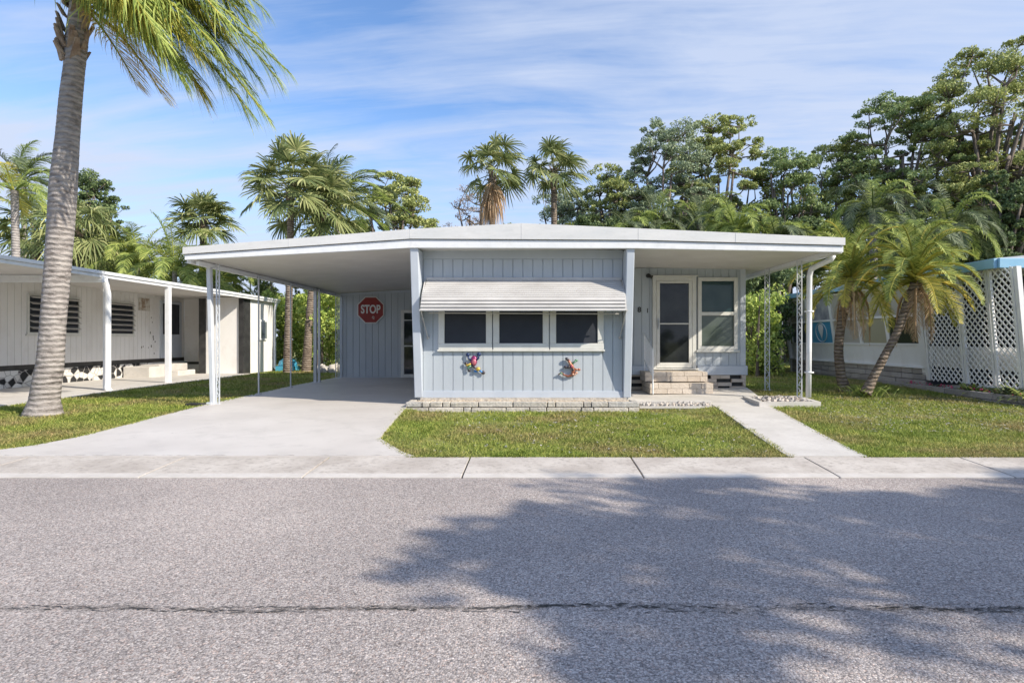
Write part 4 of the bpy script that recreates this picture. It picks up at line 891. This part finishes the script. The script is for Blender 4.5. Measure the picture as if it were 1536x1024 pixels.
def shrub(name, label, boxes, m, n, size, cat='shrub', group=None, k=40, seed=1):
    """boxes: x0,x1,y0,y1,z0,z1 filled by leaf clumps with an uneven outline"""
    rg = np.random.default_rng(seed); C = []; Rr = []; b = np.array(boxes)
    for x0,x1,y0,y1,z0,z1 in boxes:
        for _ in range(k):
            r = rg.uniform(.22,.5)*min(1.0,(z1-z0)*.5); z = z0+(z1-z0)*rg.random()**.8
            C.append((rg.uniform(x0,x1), rg.uniform(y0,y1), z*(1)+rg.normal(0,.08)-.15*(z>z1-.3))); Rr.append((r,r,r*.8))
    t = thing(name, label, cat, (float((b[:,0].min()+b[:,1].max())/2), float((b[:,2].min()+b[:,3].max())/2), float(b[:,4].min())), group)
    V = leafcloud(np.array(C), np.array(Rr), int(n*1.4), size*.75); q = len(V)//4; np_mesh('foliage', V, [np.arange(4*q).reshape(-1,4)], M[m], t)
    w = MB()
    for x0,x1,y0,y1,z0,z1 in boxes:
        for _ in range(7): x, y = rg.uniform(x0,x1), rg.uniform(y0,y1); w.tube([(x,y,z0-.1),(x+rg.normal(0,.1),y,z0+(z1-z0)*.5),(x+rg.normal(0,.25),y,z1-.1)], [.05,.035,.015], 5)
    w.build('stem', M['bark'], t); return t
def PX(px, Y): return (px-VX)*Y/F_PX
def PZ(py, Y): return H-(py-VY)*Y/F_PX
G = float(gz(0, 20))
# --- big windblown queen palm on the left
random.seed(21)
Y0 = 9.94; k = Y0/F_PX
bp_ = thing('queen_palm', 'tall windblown queen palm with thick grey ringed trunk at the left, before the carport', 'palm tree', (PX(66,Y0), Y0, .1))
tp_ = [(64,630,.30),(65,619,.275),(67,600,.215),(70,575,.20),(75,545,.19),(80,480,.178),(85,420,.182),(91,340,.19),(95,280,.195),(101,210,.167),(106,150,.16),(111,105,.15),(115,60,.16),(118,20,.14),(121,-25,.10)]
palm_trunk('trunk', M['palmtrunk'], [(PX(a,Y0), Y0, PZ(b,Y0)) for a,b,_ in tp_], [r for *_, r in tp_], bp_, ring=.07, amp=.004, n=28, wob=.010)
hx, hy, hz = PX(119,Y0), Y0, PZ(5,Y0)
w = MB()
for i in range(34):
    az = random.uniform(0,6.28); z = random.uniform(-1.0,.1); a = Vector((math.cos(az),math.sin(az),0)); c = Vector((PX(113,Y0)+.05*z,Y0,hz+z)); L_ = random.uniform(.18,.36); s = a.cross(Vector((0,0,1)))*.075
    p = c+a*.12; q = c+a*random.uniform(.2,.27)+Vector((0,0,L_)); b_ = a*.035
    w.hexa([p-s, p+s, p+s+b_, p-s+b_, q-s*.5, q+s*.5, q+s*.35+b_, q-s*.35+b_])
w.build('leaf_base', M['boot'], bp_)
nmA, nmB, nmC, stA = NM(), NM(), NM(), MB(); hub = Vector((hx,hy,hz))
wind = (1.35,.05,-.35)
specs = []
for i in range(26): specs.append((random.uniform(-1.0,1.0), random.uniform(-.2,1.3), random.uniform(2.5,3.75), nmA))
for i in range(5): specs.append((random.uniform(1.6,4.6), random.uniform(.7,1.3), random.uniform(1.3,1.8), nmA))
for i in range(10): specs.append((random.uniform(-1.0,1.0), random.uniform(-.3,.8), random.uniform(2.0,3.2), nmB))
for az, e, L_, nm in specs: frond(nm, hub+Vector((0,0,random.uniform(-.05,.4))), az, e, L_, wind, random.uniform(.9,1.7), .70, 72, .024, .75, stem=stA, vee=.1, jit=.2, wl=.12)
for az, e, L_ in ((-.2,-.5,2.3),(-.5,-.6,2.0)): frond(nmC, hub, az, e, L_, (1.0,0,-.1), 1.3, .5, 60, .014, .5, stem=stA, vee=0)
nmA.build('crown', M['frond'], bp_); c = nmB.build('crown', M['frondy'], bp_); stA.build('frond_stem', M['frondy'], c); nmC.build('dead_frond', M['deadyel'], bp_)
# --- pygmy date palms at right
def pygmy(label, pts, rads, Y, L, seed, yel, nf=46):
    random.seed(seed); P = [(PX(a,Y), Y+dy, PZ(b,Y)) for a,b,dy in pts]; t = thing('pygmy_date_palm', label, 'palm tree', P[0], 'pygmy date palms beside the rock bed')
    palm_trunk('trunk', M['palmbark'], P, rads, t, ring=.06, amp=.10, n=14, wob=.05); top = Vector(P[-1]); a, b, d, sa = NM(), NM(), NM(), MB()
    for i in range(nf):
        az = i*2.39996+random.uniform(-.2,.2); e = -.35+1.75*((i+.5)/nf)**.75; 
        frond(b if (i < nf*yel) else a, top+Vector((0,0,.05+.2*i/nf)), az, e, L*random.uniform(.85,1.12), (.12,0,0), random.uniform(1.0,1.5), .26, 54, .014, .12, stem=sa, vee=.55, jit=.05)
    a.build('crown', M['frondpg'], t); c = b.build('yellow_crown', M['frondy'], t); sa.build('frond_stem', M['frondy'], c)
    ds = MB()
    for i in range(6): az = i*2.4+seed; frond(d, top-Vector((0,0,.05)), az, -.35, L*random.uniform(.65,.95), (0,0,0), 4.5, .2, 50, .007, .6, stem=ds, vee=-.3)
    c = d.build('dead_frond', M['dead'], t); ds.build('frond_stem', M['dead'], c)
    w = MB()
    for i in range(40):
        az = random.uniform(0,6.28); q = Vector((math.cos(az),math.sin(az),0)); z = random.uniform(-.45,.05); w.tube([top+q*.06+Vector((0,0,z)), top+q*.13+Vector((0,0,z+.1))],[.03,.008],4)
    w.build('leaf_base', M['boot'], t)
pygmy('upright pygmy date palm nearest the white downspout, with yellow drooping fronds', [(1268,588,0),(1261,560,0),(1258,520,0),(1263,480,0),(1271,445,0),(1277,425,0)], [.14,.10,.095,.09,.10,.11], 13.3, 1.5, 5, .30, 40)
pygmy('leaning pygmy date palm with trunk tilted right toward the white lattice', [(1298,590,0),(1312,562,0),(1330,528,0),(1345,500,0),(1360,460,0),(1374,425,0)], [.115,.082,.078,.078,.09,.105], 12.3, 1.45, 8, .22, 38)
# grass tufts round their feet
def tuftgrass(name, label, x, y, r, n, h, m, cat='plant'):
    nm = NM(); P = np.stack([x+RNG.normal(0,r,n), y+RNG.normal(0,r,n), np.full(n, .17)],1); az = RNG.uniform(0,6.28,n); D = nrm(np.stack([np.cos(az)*.6,np.sin(az)*.6,np.ones(n)],1)); S = nrm(np.cross(D,RNG.normal(size=(n,3))))
    blades(nm, P, D, S, h*RNG.uniform(.5,1.2,n), .014, np.array([0,0,-.35])[None]+D*[.4,.4,0]); o = nm.build(name, M[m]); return tag(o, label, cat)
tuftgrass('grass_tuft', 'clump of long grass between the feet of the two pygmy date palms', 6.95, 12.5, .18, 240, .42, 'frond')
# --- palms behind
random.seed(31)
GP = 'palms rising behind the blue mobile home'
fan_palm('sabal_palm', 'full fan palm with thick grey trunk directly behind the carport roof', (PX(437,21.6),21.6,PZ(282,21.6)), (PX(431,21.6),21.6,G), .125, .115, 34, 1.25, .92, (.15,0,0), GP, el=(-.75,1.45), lw=.065, n=28, droop=.28)
fan_palm('sabal_palm', 'yellowish fan palm with curved trunk just right of the grey trunked one', (PX(483,22.4),22.4,PZ(310,22.4)), (PX(459,22.4),22.4,G), .14, .11, 32, 1.1, .95, (.1,0,0), GP, m='fan', el=(-.8,1.3), bend=(-.12,0,-.3), lw=.06, n=28, droop=.4)
feather_palm('queen_palm', 'feathery windblown palm bending right behind the yellowish fan palm', (PX(508,25),25,PZ(305,25)), (PX(500,25),25,G), .16, .12, 22, 2.9, (.9,0,0), GP, mats=('frond','frondd'), el=(-.3,1.4), ll=.6, n=60, lw=.028)
fan_palm('washington_palm', 'tall fan palm with shaggy brown dead skirt above the roof peak', (PX(738,26),26,PZ(258,26)), (PX(738,26),26,G), .13, .12, 24, 1.0, .85, (.35,0,0), GP, dead=9, el=(-.5,1.4), lw=.065, droop=.5)
fan_palm('washington_palm', 'slim fan palm with windblown crown right of the roof peak', (PX(831,27),27,PZ(258,27)), (PX(831,27),27,G), .14, .13, 26, 1.0, .80, (.4,0,0), GP, dead=0, el=(-.5,1.4), lw=.065, droop=.5)
fan_palm('sabal_palm', 'dark fan palm crown peeking over the left neighbour roof before the sky', (PX(305,30),30,PZ(335,30)), (PX(305,30),30,G), .17, .15, 34, 1.0, 1.0, (0,0,0), 'palms behind the left neighbour house', el=(-.4,1.4), lw=.07, droop=.35)
fan_palm('sabal_palm', 'yellow green fan palm behind the thick queen palm trunk at left', (PX(120,24),24,PZ(352,24)), (PX(112,24),24,G), .17, .15, 34, 1.1, 1.05, (0,0,0), 'palms behind the left neighbour house', m='fan', el=(-.9,1.3), lw=.055, droop=.8)
fan_palm('sabal_palm', 'shadowy fan palm at the far left above the white eave', (PX(55,26),26,PZ(345,26)), (PX(52,26),26,G), .17, .15, 26, 1.1, 1.0, (0,0,0), 'palms behind the left neighbour house', el=(-.6,1.2), lw=.07, droop=.35)
feather_palm('coconut_palm', 'slender palm at the far left edge with yellow crown heart', (PX(22,20),20,PZ(285,20)), (PX(27,20),20,G), .15, .11, 12, 1.5, (.3,0,0), mats=('frondpg','frondy','frond'), el=(-.2,1.3), ll=.45, n=50, lw=.02)
feather_palm('queen_palm', 'windblown feathery palm behind the slender left edge palm', (PX(35,30),30,PZ(268,30)), (PX(40,30),30,G), .15, .12, 18, 2.6, (.9,0,.0), mats=('frondd','frond'), el=(-.2,1.4), ll=.6, n=60, lw=.028)
for i,(a,b,yy,L_,lab) in enumerate(((208,400,25,2.7,'arching light green feather palm over the middle of the left neighbour roof'),(262,405,24,2.4,'low yellow tipped feather palm near the left neighbour shed roof'),(180,395,28,2.2,'feather palm clump half hidden behind the thick queen palm'),(320,425,26,2.3,'bright arching palm between the left neighbour roof and the carport post'))):
    feather_palm('areca_palm', lab, (PX(a,yy),yy,PZ(b,yy)), (PX(a,yy),yy,G), .10, .09, 26, L_, (.05,0,0), 'bushy feather palms over the left neighbour roof', mats=('frondpg','frond','frondpg'), el=(-.2,1.45), ll=.5, n=56, lw=.026, grav=1.3)
GR = 'feather palms over the porch roof'
for i,(a,b,yy,L_,mt,lab) in enumerate((
  (945,338,26,2.0,'frondd','small feather palm at the left end of the row above the porch roof'),
  (985,322,27,2.6,'frondd','arching palm below the left dome of the umbrella trees'),
  (1050,318,28,2.8,'frondd','arching palm below the highest point of the middle trees'),
  (1105,330,25,2.6,'frond','paler feather palm over the right half of the porch roof'),
  (1165,345,24,1.9,'frondd','feather palm just left of the porch roof end'),
  (1215,350,27,2.0,'frondpg','low bright palm behind the right end of the porch roof'),
  (1310,305,24,2.8,'frondd','large dark feather palm rising above the two pygmy date palms'),
  (1425,325,24,2.9,'frondd','large dark arching palm above the blue eave at right'),
  (1375,352,21,1.9,'frondd','green palm directly over the leaning pygmy date palm'),
  (870,345,27,1.4,'frondpg','tiny yellow green palm tip over the roof right of the peak'))):
    feather_palm('feather_palm', lab, (PX(a,yy),yy,PZ(b+16,yy)), (PX(a,yy),yy,G), .17, .16, 28, L_*.86, (.15,0,0), GR, mats=(mt,mt,'frond'), el=(-.2,1.4), ll=.42, n=56, lw=.024, grav=1.7)
# --- broadleaf trees
GT = 'tall trees beyond the lots'
def T(px, pyt, wpx, Y, label, m, seed, leaves=14000, npad=16, low=.35, pad=(1.2,.5), size=.13, tr=.22, name='tree', fork=.35, tx=None, sub=15, dome=1.0):
    return tree(name, label, PX(px,Y), Y, G, PZ(pyt-10,Y), wpx*Y/F_PX/2, tr*.8, m, 'tree', GT, npad, leaves, size, pad, low, seed=seed, fork=fork, tx=tx, sub=sub, dome=dome)
T(135,238,130,31,'dark glossy round tree right of the thick queen palm trunk','leafd',1,16000,20,.25,(.9,.7))
T(590,250,170,33,'umbrella crowned tree right of the windblown feathery palm','leafy',2,15000,18,.40,(1.1,.45))
T(545,300,120,36,'low airy tree behind the two fan palms','leafg',12,7000,14,.3,(1.0,.5))
T(660,330,110,38,'thin low tree between the left palms and the roof peak','leafg',13,4000,10,.2,(.9,.5))
T(705,262,95,34,'nearly bare reddish tree left of the shaggy skirted palm','leafr',3,2200,16,.45,(.7,.5),size=.07,sub=14)
T(770,330,100,36,'low rounded tree behind the shaggy skirted palm','leaf',14,6000,10,.3,(.9,.5))
T(845,262,130,35,'sparse open tree around the slim fan palm','leafg',4,6500,16,.45,(1.1,.5))
T(915,238,110,33,'umbrella tree at the left end of the middle group','leafy',5,11000,16,.4,(1.0,.42))
T(1000,180,178,33,'left dome of the tall middle umbrella trees','leafg',6,17000,22,.42,(1.15,.45),tr=.26)
T(1080,166,165,34,'highest dome of the middle umbrella trees','leafy',7,16000,20,.45,(1.15,.42),tr=.26)
T(1055,262,180,36,'filling tree behind the two middle domes','leafd',15,9000,14,.3,(1.2,.5))
T(1185,200,150,33,'rounded green tree in the dip right of the middle domes','leaf',8,17000,20,.3,(1.1,.6))
T(1262,196,140,34,'open tree with bare limbs left of the tall right trees','leafy',9,9500,16,.5,(1.1,.42),tr=.24)
T(1345,136,200,33,'tall flat topped tree with bare dark trunk at right','leaf',10,15000,22,.55,(1.1,.38),tr=.28)
T(1480,52,270,32,'tallest spreading tree at the right edge with yellowish top','leafy',11,26000,34,.45,(1.3,.45),tr=.34)
T(1440,190,200,35,'grey green tree below the tallest right edge tree','leafg',16,12000,18,.3,(1.2,.5),tr=.25)
T(1600,110,220,32,'leafy tree cut by the right edge of the view','leaf',17,15000,22,.25,(1.3,.6),tr=.3)
T(1510,250,180,27,'dense dark tree above the right neighbour roof','leafd',18,22000,28,.15,(1.0,.7),tr=.22)
T(1300,270,180,38,'hazy fill tree behind the large dark feather palm','leafd',19,8000,14,.2,(1.2,.6))
T(880,285,110,38,'small bushy tree behind the left umbrella tree','leafg',20,7000,12,.25,(1,.5))
# --- shrubs / hedge masses
def B(a,b,ya,yb,t,bm=None): 
    ym=(ya+yb)/2; return (PX(a,ym),PX(b,ym),ya,yb,G if bm is None else bm,PZ(t,ym))
shrub('hedge', 'bright green hedge seen through the carport behind the palm feet', [B(405,470,25,26.5,440)], 'leafb', 11000, .09, 'hedge', k=90, seed=1)
shrub('hedge', 'dense green shrub against the back corner of the carport wall', [B(470,560,22.5,24.5,430)], 'leafb', 16000, .085, 'hedge', k=110, seed=2)
shrub('hedge', 'tall dark shrub row above the left neighbour shed roof', [B(330,520,28,30,375)], 'leaf', 22000, .11, 'hedge', k=150, seed=3)
shrub('hedge', 'low hedge behind the left neighbour house', [B(-40,330,31,33,385)], 'leaf', 20000, .12, 'hedge', k=150, seed=4)
shrub('hedge', 'dark green shrub wall beyond the right porch posts', [B(1090,1165,20.5,23,395),], 'leafd', 22000, .09, 'hedge', k=110, seed=5)
shrub('hedge', 'light leaved bush touching the right corner of the porch', [B(1118,1160,18.5,19.5,440)], 'leafb', 5000, .08, 'hedge', k=45, seed=6)
shrub('hedge', 'long dark thicket filling the gap behind the porch roof', [B(860,1250,30,32,325)], 'leafd', 30000, .13, 'hedge', k=230, seed=7)
shrub('hedge', 'dark thicket behind the right neighbour roof', [B(1240,1620,26,29,320)], 'leafd', 42000, .12, 'hedge', k=330, seed=8)
shrub('hedge', 'low green thicket behind the house roof at the centre', [B(600,880,32,34,345)], 'leaf', 9000, .12, 'hedge', k=90, seed=9)
# rubble heap and root mound at the palm feet
random.seed(12); w = MB()
for i in range(26): w.ball((random.uniform(-8.9,-8.0)+.9, random.uniform(21.3,22.2), .22+random.uniform(0,.12)), (random.uniform(.12,.3),random.uniform(.1,.2),random.uniform(.08,.16)), None, 7, random.uniform(0,3))
tag(w.build('rubble_heap', M['stone'], smooth=True), 'pale heap of stones at the feet of the two fan palms behind the carport', 'rock heap')
# flowers and plants in right planter
random.seed(14)
for i,(yy,lab,m,h) in enumerate(((14.6,'small leafy plant at the far end of the stone planter','frond',.22),(13.6,'dark leafy plant in the stone planter below the first lattice panel','frondd',.28),(12.5,'tallest leafy plant in the stone planter below the middle lattice','frond',.45),(11.6,'big leafed plant at the near end of the stone planter','frondd',.6),(11.0,'broad leafed plant at the right edge of the view in the stone planter','frondpg',.6))):
    n = 46; nm = NM(); P = np.stack([9.16+RNG.normal(0,.05,n), yy+RNG.normal(0,.12,n), np.full(n,.23)],1); az = RNG.uniform(0,6.28,n); D = nrm(np.stack([np.cos(az)*.8,np.sin(az)*.8,RNG.uniform(.2,1.2,n)],1)); S = nrm(np.cross(D,[0,0,1.0])); blades(nm, P, D, S, h*RNG.uniform(.5,1.1,n), .06, np.array([0,0,-.3])[None]); tag(nm.build('leafy_plant', M[m]), lab, 'plant')
w = MB(); fm = mat('magenta_petal',(.45,.03,.12),.6,c2=(.6,.12,.2),nscale=20)
for i in range(60): w.ball((9.14+random.gauss(0,.04), random.uniform(11.2,14.6), .26+random.uniform(0,.09)), random.uniform(.015,.035), None, 6)
tag(w.build('red_flowers', fm), 'low red bedding flowers along the stone planter below the lattice', 'flowers', kind='stuff')
# --- real grass blades
def inpoly(x, y, rows): ysr = [r[0] for r in rows]; a = np.interp(y, ysr, [r[1] for r in rows]); b = np.interp(y, ysr, [r[2] for r in rows]); return (y > ysr[0]-.01) & (y < ysr[-1]) & (x > a) & (x < b)
def grass(n):
    u = RNG.random(n); y = 6.64*(26/6.64)**(u**1.25); x = RNG.uniform(-1,1,n)*(y*.93+.3)
    k = ~inpoly(x,y,[(6.64,-6.84,-1.39),(6.9,-6.29,-1.57),(7.3,-6.02,-1.79),(7.8,-5.93,-2.05),(8.9,-5.92,-2.17),(10.7,-6.0,-2.31),(18.8,-6.09,-2.1)])
    k &= ~inpoly(x,y,[(6.64,2.89,3.66),(8.5,3.08,3.90),(11.7,3.42,4.38)]); k &= ~((x>-2.3)&(x<1.92)&(y>10.66)&(y<21)); k &= ~((x>1.7)&(x<4.95)&(y>11.55)&(y<21)); k &= ~((x>1.9)&(x<3.38)&(y>10.92)&(y<11.7))
    k &= ~((x>4.1)&(x<5.36)&(y>10.9)&(y<12.15)); k &= ~((x<-9.7)&(y<24)); k &= ~((x>8.9)&(y>9)&(y<22)); k &= ~((x>-6.1)&(x<5)&(y>18.5)&(y<21))
    k &= ~((np.hypot(x-PX(66,Y0),(y-Y0)))<.36)
    # thinner where the turf is worn
    pat = np.sin(x*1.7+2.1*np.sin(y*.9))+np.sin(y*2.3+1.3*np.sin(x*1.1+1))+.6*np.sin(x*5.3+y*4.1); k &= (pat > -1.3) | (RNG.random(n) < .45)
    k &= ~((np.hypot((x+.7)/.8,(y-9.3)/.28) < 1) & (RNG.random(n) < .7))
    x, y = x[k], y[k]; n = len(x); s = (y/8)**.65
    clump = .6+.5*np.sin(x*7.1+np.sin(y*5))*np.sin(y*6.3+x*2)
    h = RNG.uniform(.016,.056,n)*(.7+.5*clump)*s**.5; wd = RNG.uniform(.004,.011,n)*s; az = RNG.uniform(0,6.28,n); ln = RNG.uniform(.15,1.3,n)
    P = np.stack([x,y,gl(x,y)-.003],1); D = np.stack([np.cos(az)*ln, np.sin(az)*ln, np.ones(n)],1)*h[:,None]; S = np.stack([-np.sin(az+.5), np.cos(az+.5), np.zeros(n)],1)*wd[:,None]*.5
    V = np.stack([P-S, P+S, P+D*.6+S*.8, P+D*.6-S*.8, P+D+np.stack([np.cos(az),np.sin(az),-.3*np.ones(n)],1)*h[:,None]*.35],1).reshape(-1,3)
    b = np.arange(n)[:,None]*5; o = np_mesh('grass', V, [b+[0,1,2,3], b+[3,2,4]], M['blade']); tag(o, kind='stuff')
grass(560000)
# fallen leaves on the right lawn, small ones on the road
nm = NM()
def litter(name, n, fx, fy, fz, s, m):
    x, y = fx(n), fy(n); P = np.stack([x,y,fz(x,y)],1); a = RNG.uniform(0,6.28,n); A = np.stack([np.cos(a),np.sin(a),RNG.normal(0,.25,n)],1)*(s*RNG.uniform(.5,1.2,n))[:,None]; Bv = np.stack([-np.sin(a),np.cos(a),RNG.normal(0,.3,n)],1)*(s*.4*RNG.uniform(.5,1.2,n))[:,None]
    V = np.stack([P-A,P+Bv,P+A,P-Bv],1).reshape(-1,3); return tag(np_mesh(name, V, [np.arange(4*n).reshape(-1,4)], m), kind='stuff')
litter('fallen_leaves', 3000, lambda n: RNG.uniform(4.6,8.8,n), lambda n: RNG.uniform(8.2,12.5,n), lambda x,y: gz(x,y)+.03, .022, mat('fallen_leaf',(.35,.32,.28),.7,island=[(.12,.13,.12),(.28,.28,.26),(.36,.34,.31),(.30,.22,.13)]))
litter('fallen_leaves', 500, lambda n: RNG.uniform(-1.2,2.7,n), lambda n: RNG.uniform(6.8,10.4,n), lambda x,y: gz(x,y)+.03, .028, bpy.data.materials['fallen_leaf'])
litter('road_grit', 260, lambda n: RNG.uniform(-3.5,4.5,n), lambda n: RNG.uniform(2.3,5.8,n), lambda x,y: x*0+.004, .007, bpy.data.materials['crack_dark'])
w = MB(); w.add([(W(1324,820,4).x-.02,3.93,.006),(1.88,3.925,.008),(1.96,3.95,.02),(1.9,3.965,.008)],[(0,1,2,3)]); 
# --- tree across the road whose shadow falls on the asphalt
tree('tree', 'broad leafy tree across the road casting the shadow on the asphalt', 14.5, -1.25, 0, 9.6, 6.3, .25, 'leaf', 'tree', None, 10, 7000, .17, (1.7,.5), .72, seed=44, fork=.5, ry=1.3, sub=14)
tree('tree', 'second leafy tree across the road at the far right', 17.6, -4.6, 0, 9.8, 5.4, .25, 'leaf', 'tree', None, 9, 5500, .17, (1.7,.5), .72, seed=47, fork=.5, ry=1.3, sub=14)
for i,(x,y,h,rx,lab) in enumerate(((-9,-17,7.5,4,'unseen tree across the road far left, added for window reflections'),(-1.5,-21,6.5,4.5,'unseen tree straight across the road, added for window reflections'),(5.5,-16,5.2,3,'small unseen tree across the road toward the right, added for window reflections'))):  # out of view, added so the glass reflects foliage instead of bright horizon
    tree('tree', lab, x, y, 0, h, rx, .22, 'leaf', 'tree', None, 14, 5000, .22, (1.4,.9), .2, seed=60+i)
shrub('hedge', 'long unseen hedge across the road, added for window reflections', [(-22,24,-13,-12,0,2.1)], 'leafd', 9000, .2, 'hedge', k=160, seed=30)  # unseen hedge added to darken what the panes reflect
# ------------------------------------------------------------------ light, sky, camera
dx, dy = -1.26, .68
sun = bpy.data.lights.new('sun', 'SUN'); sun.energy = 5.0; sun.angle = math.radians(.53); sun.color = (1,.905,.755)
so = bpy.data.objects.new('sun', sun); COL.objects.link(so); so.rotation_euler = Vector((dx,dy,-1)).to_track_quat('-Z','Y').to_euler(); so.location = (10,-8,14)
wd_ = bpy.data.worlds.new('World'); SC.world = wd_; wd_.use_nodes = True; N = wd_.node_tree.nodes; L = wd_.node_tree.links; bg = N['Background']
sk = N.new('ShaderNodeTexSky'); sk.sky_type = 'NISHITA'; sk.sun_disc = False; sk.sun_elevation = math.atan(1/math.hypot(dx,dy)); sk.sun_rotation = math.atan2(-dx,-dy); sk.air_density = 1.0; sk.dust_density = .6; sk.ozone_density = 1.6
tc = N.new('ShaderNodeTexCoord'); sp = N.new('ShaderNodeSeparateXYZ'); L.new(tc.outputs['Generated'], sp.inputs[0])
def mth(op, a, b=None):
    m = N.new('ShaderNodeMath'); m.operation = op
    for i, v in enumerate((a, b)):
        if v is None: continue
        if hasattr(v, 'node'): L.new(v, m.inputs[i])
        else: m.inputs[i].default_value = v
    return m.outputs[0]
zz = mth('ADD', mth('MAXIMUM', sp.outputs[2], 0.0), .12); cb = N.new('ShaderNodeCombineXYZ'); L.new(mth('DIVIDE', sp.outputs[0], zz), cb.inputs[0]); L.new(mth('DIVIDE', sp.outputs[1], zz), cb.inputs[1])
mp = N.new('ShaderNodeMapping'); mp.inputs['Rotation'].default_value = (0,0,math.radians(24)); mp.inputs['Scale'].default_value = (.50,1.3,1); mp.inputs['Location'].default_value = (5.2,6.6,0); L.new(cb.outputs[0], mp.inputs[0])
wz = N.new('ShaderNodeTexNoise'); wz.inputs['Scale'].default_value = .8; wz.inputs['Detail'].default_value = 3; L.new(mp.outputs[0], wz.inputs[0])
vm = N.new('ShaderNodeVectorMath'); vm.operation = 'MULTIPLY_ADD'; vm.inputs[1].default_value = (.9,.9,.9); L.new(wz.outputs['Color'], vm.inputs[0]); L.new(mp.outputs[0], vm.inputs[2])
n1 = N.new('ShaderNodeTexNoise'); n1.inputs['Scale'].default_value = 1.15; n1.inputs['Detail'].default_value = 10; n1.inputs['Roughness'].default_value = .58; L.new(vm.outputs[0], n1.inputs[0])
mp2 = N.new('ShaderNodeMapping'); mp2.inputs['Scale'].default_value = (.7,2.6,1); mp2.inputs['Rotation'].default_value = (0,0,math.radians(-14)); L.new(vm.outputs[0], mp2.inputs[0])
n2 = N.new('ShaderNodeTexNoise'); n2.inputs['Scale'].default_value = 2.2; n2.inputs['Detail'].default_value = 8; n2.inputs['Roughness'].default_value = .6; L.new(mp2.outputs[0], n2.inputs[0])
cm = mth('ADD', mth('MULTIPLY', n1.outputs[0], .72), mth('MULTIPLY', n2.outputs[0], .28))
rp = N.new('ShaderNodeValToRGB'); rp.color_ramp.elements[0].position = .40; rp.color_ramp.elements[0].color = (.0,)*3+(1,); rp.color_ramp.elements[1].position = .60; rp.color_ramp.elements[1].color = (.82,)*3+(1,); L.new(cm, rp.inputs[0])
hz_ = N.new('ShaderNodeMapRange'); hz_.inputs[1].default_value = 0; hz_.inputs[2].default_value = .35; hz_.inputs[3].default_value = .85; hz_.inputs[4].default_value = 0; L.new(sp.outputs[2], hz_.inputs[0])
fac = mth('MINIMUM', mth('ADD', rp.outputs[0], hz_.outputs[0]), .95)
mx = N.new('ShaderNodeMix'); mx.data_type = 'RGBA'; L.new(fac, mx.inputs[0]); tn = N.new('ShaderNodeMix'); tn.data_type = 'RGBA'; tn.blend_type = 'MULTIPLY'; tn.inputs[0].default_value = 1; tn.inputs[7].default_value = (.86,1.02,1.22,1); L.new(sk.outputs[0], tn.inputs[6]); L.new(tn.outputs[2], mx.inputs[6]); mx.inputs[7].default_value = (3.45,3.9,4.9,1)
L.new(mx.outputs[2], bg.inputs[0]); bg.inputs[1].default_value = .15
cam = bpy.data.cameras.new('camera'); co = bpy.data.objects.new('camera', cam); COL.objects.link(co); co.location = (0,0,H); co.rotation_euler = (math.pi/2,0,0)
cam.sensor_width = 36; cam.lens = F_PX/1536*36; cam.shift_x = (768-VX)/1536; cam.shift_y = -(512-VY)/1536*1.0; cam.clip_end = 2000; cam.clip_start = .05; SC.camera = co
SC.view_settings.view_transform = 'Standard'; SC.view_settings.look = 'None'; SC.view_settings.exposure = .38; SC.view_settings.gamma = 1
SC.render.engine = 'CYCLES'; SC.cycles.max_bounces = 6; SC.cycles.transparent_max_bounces = 4
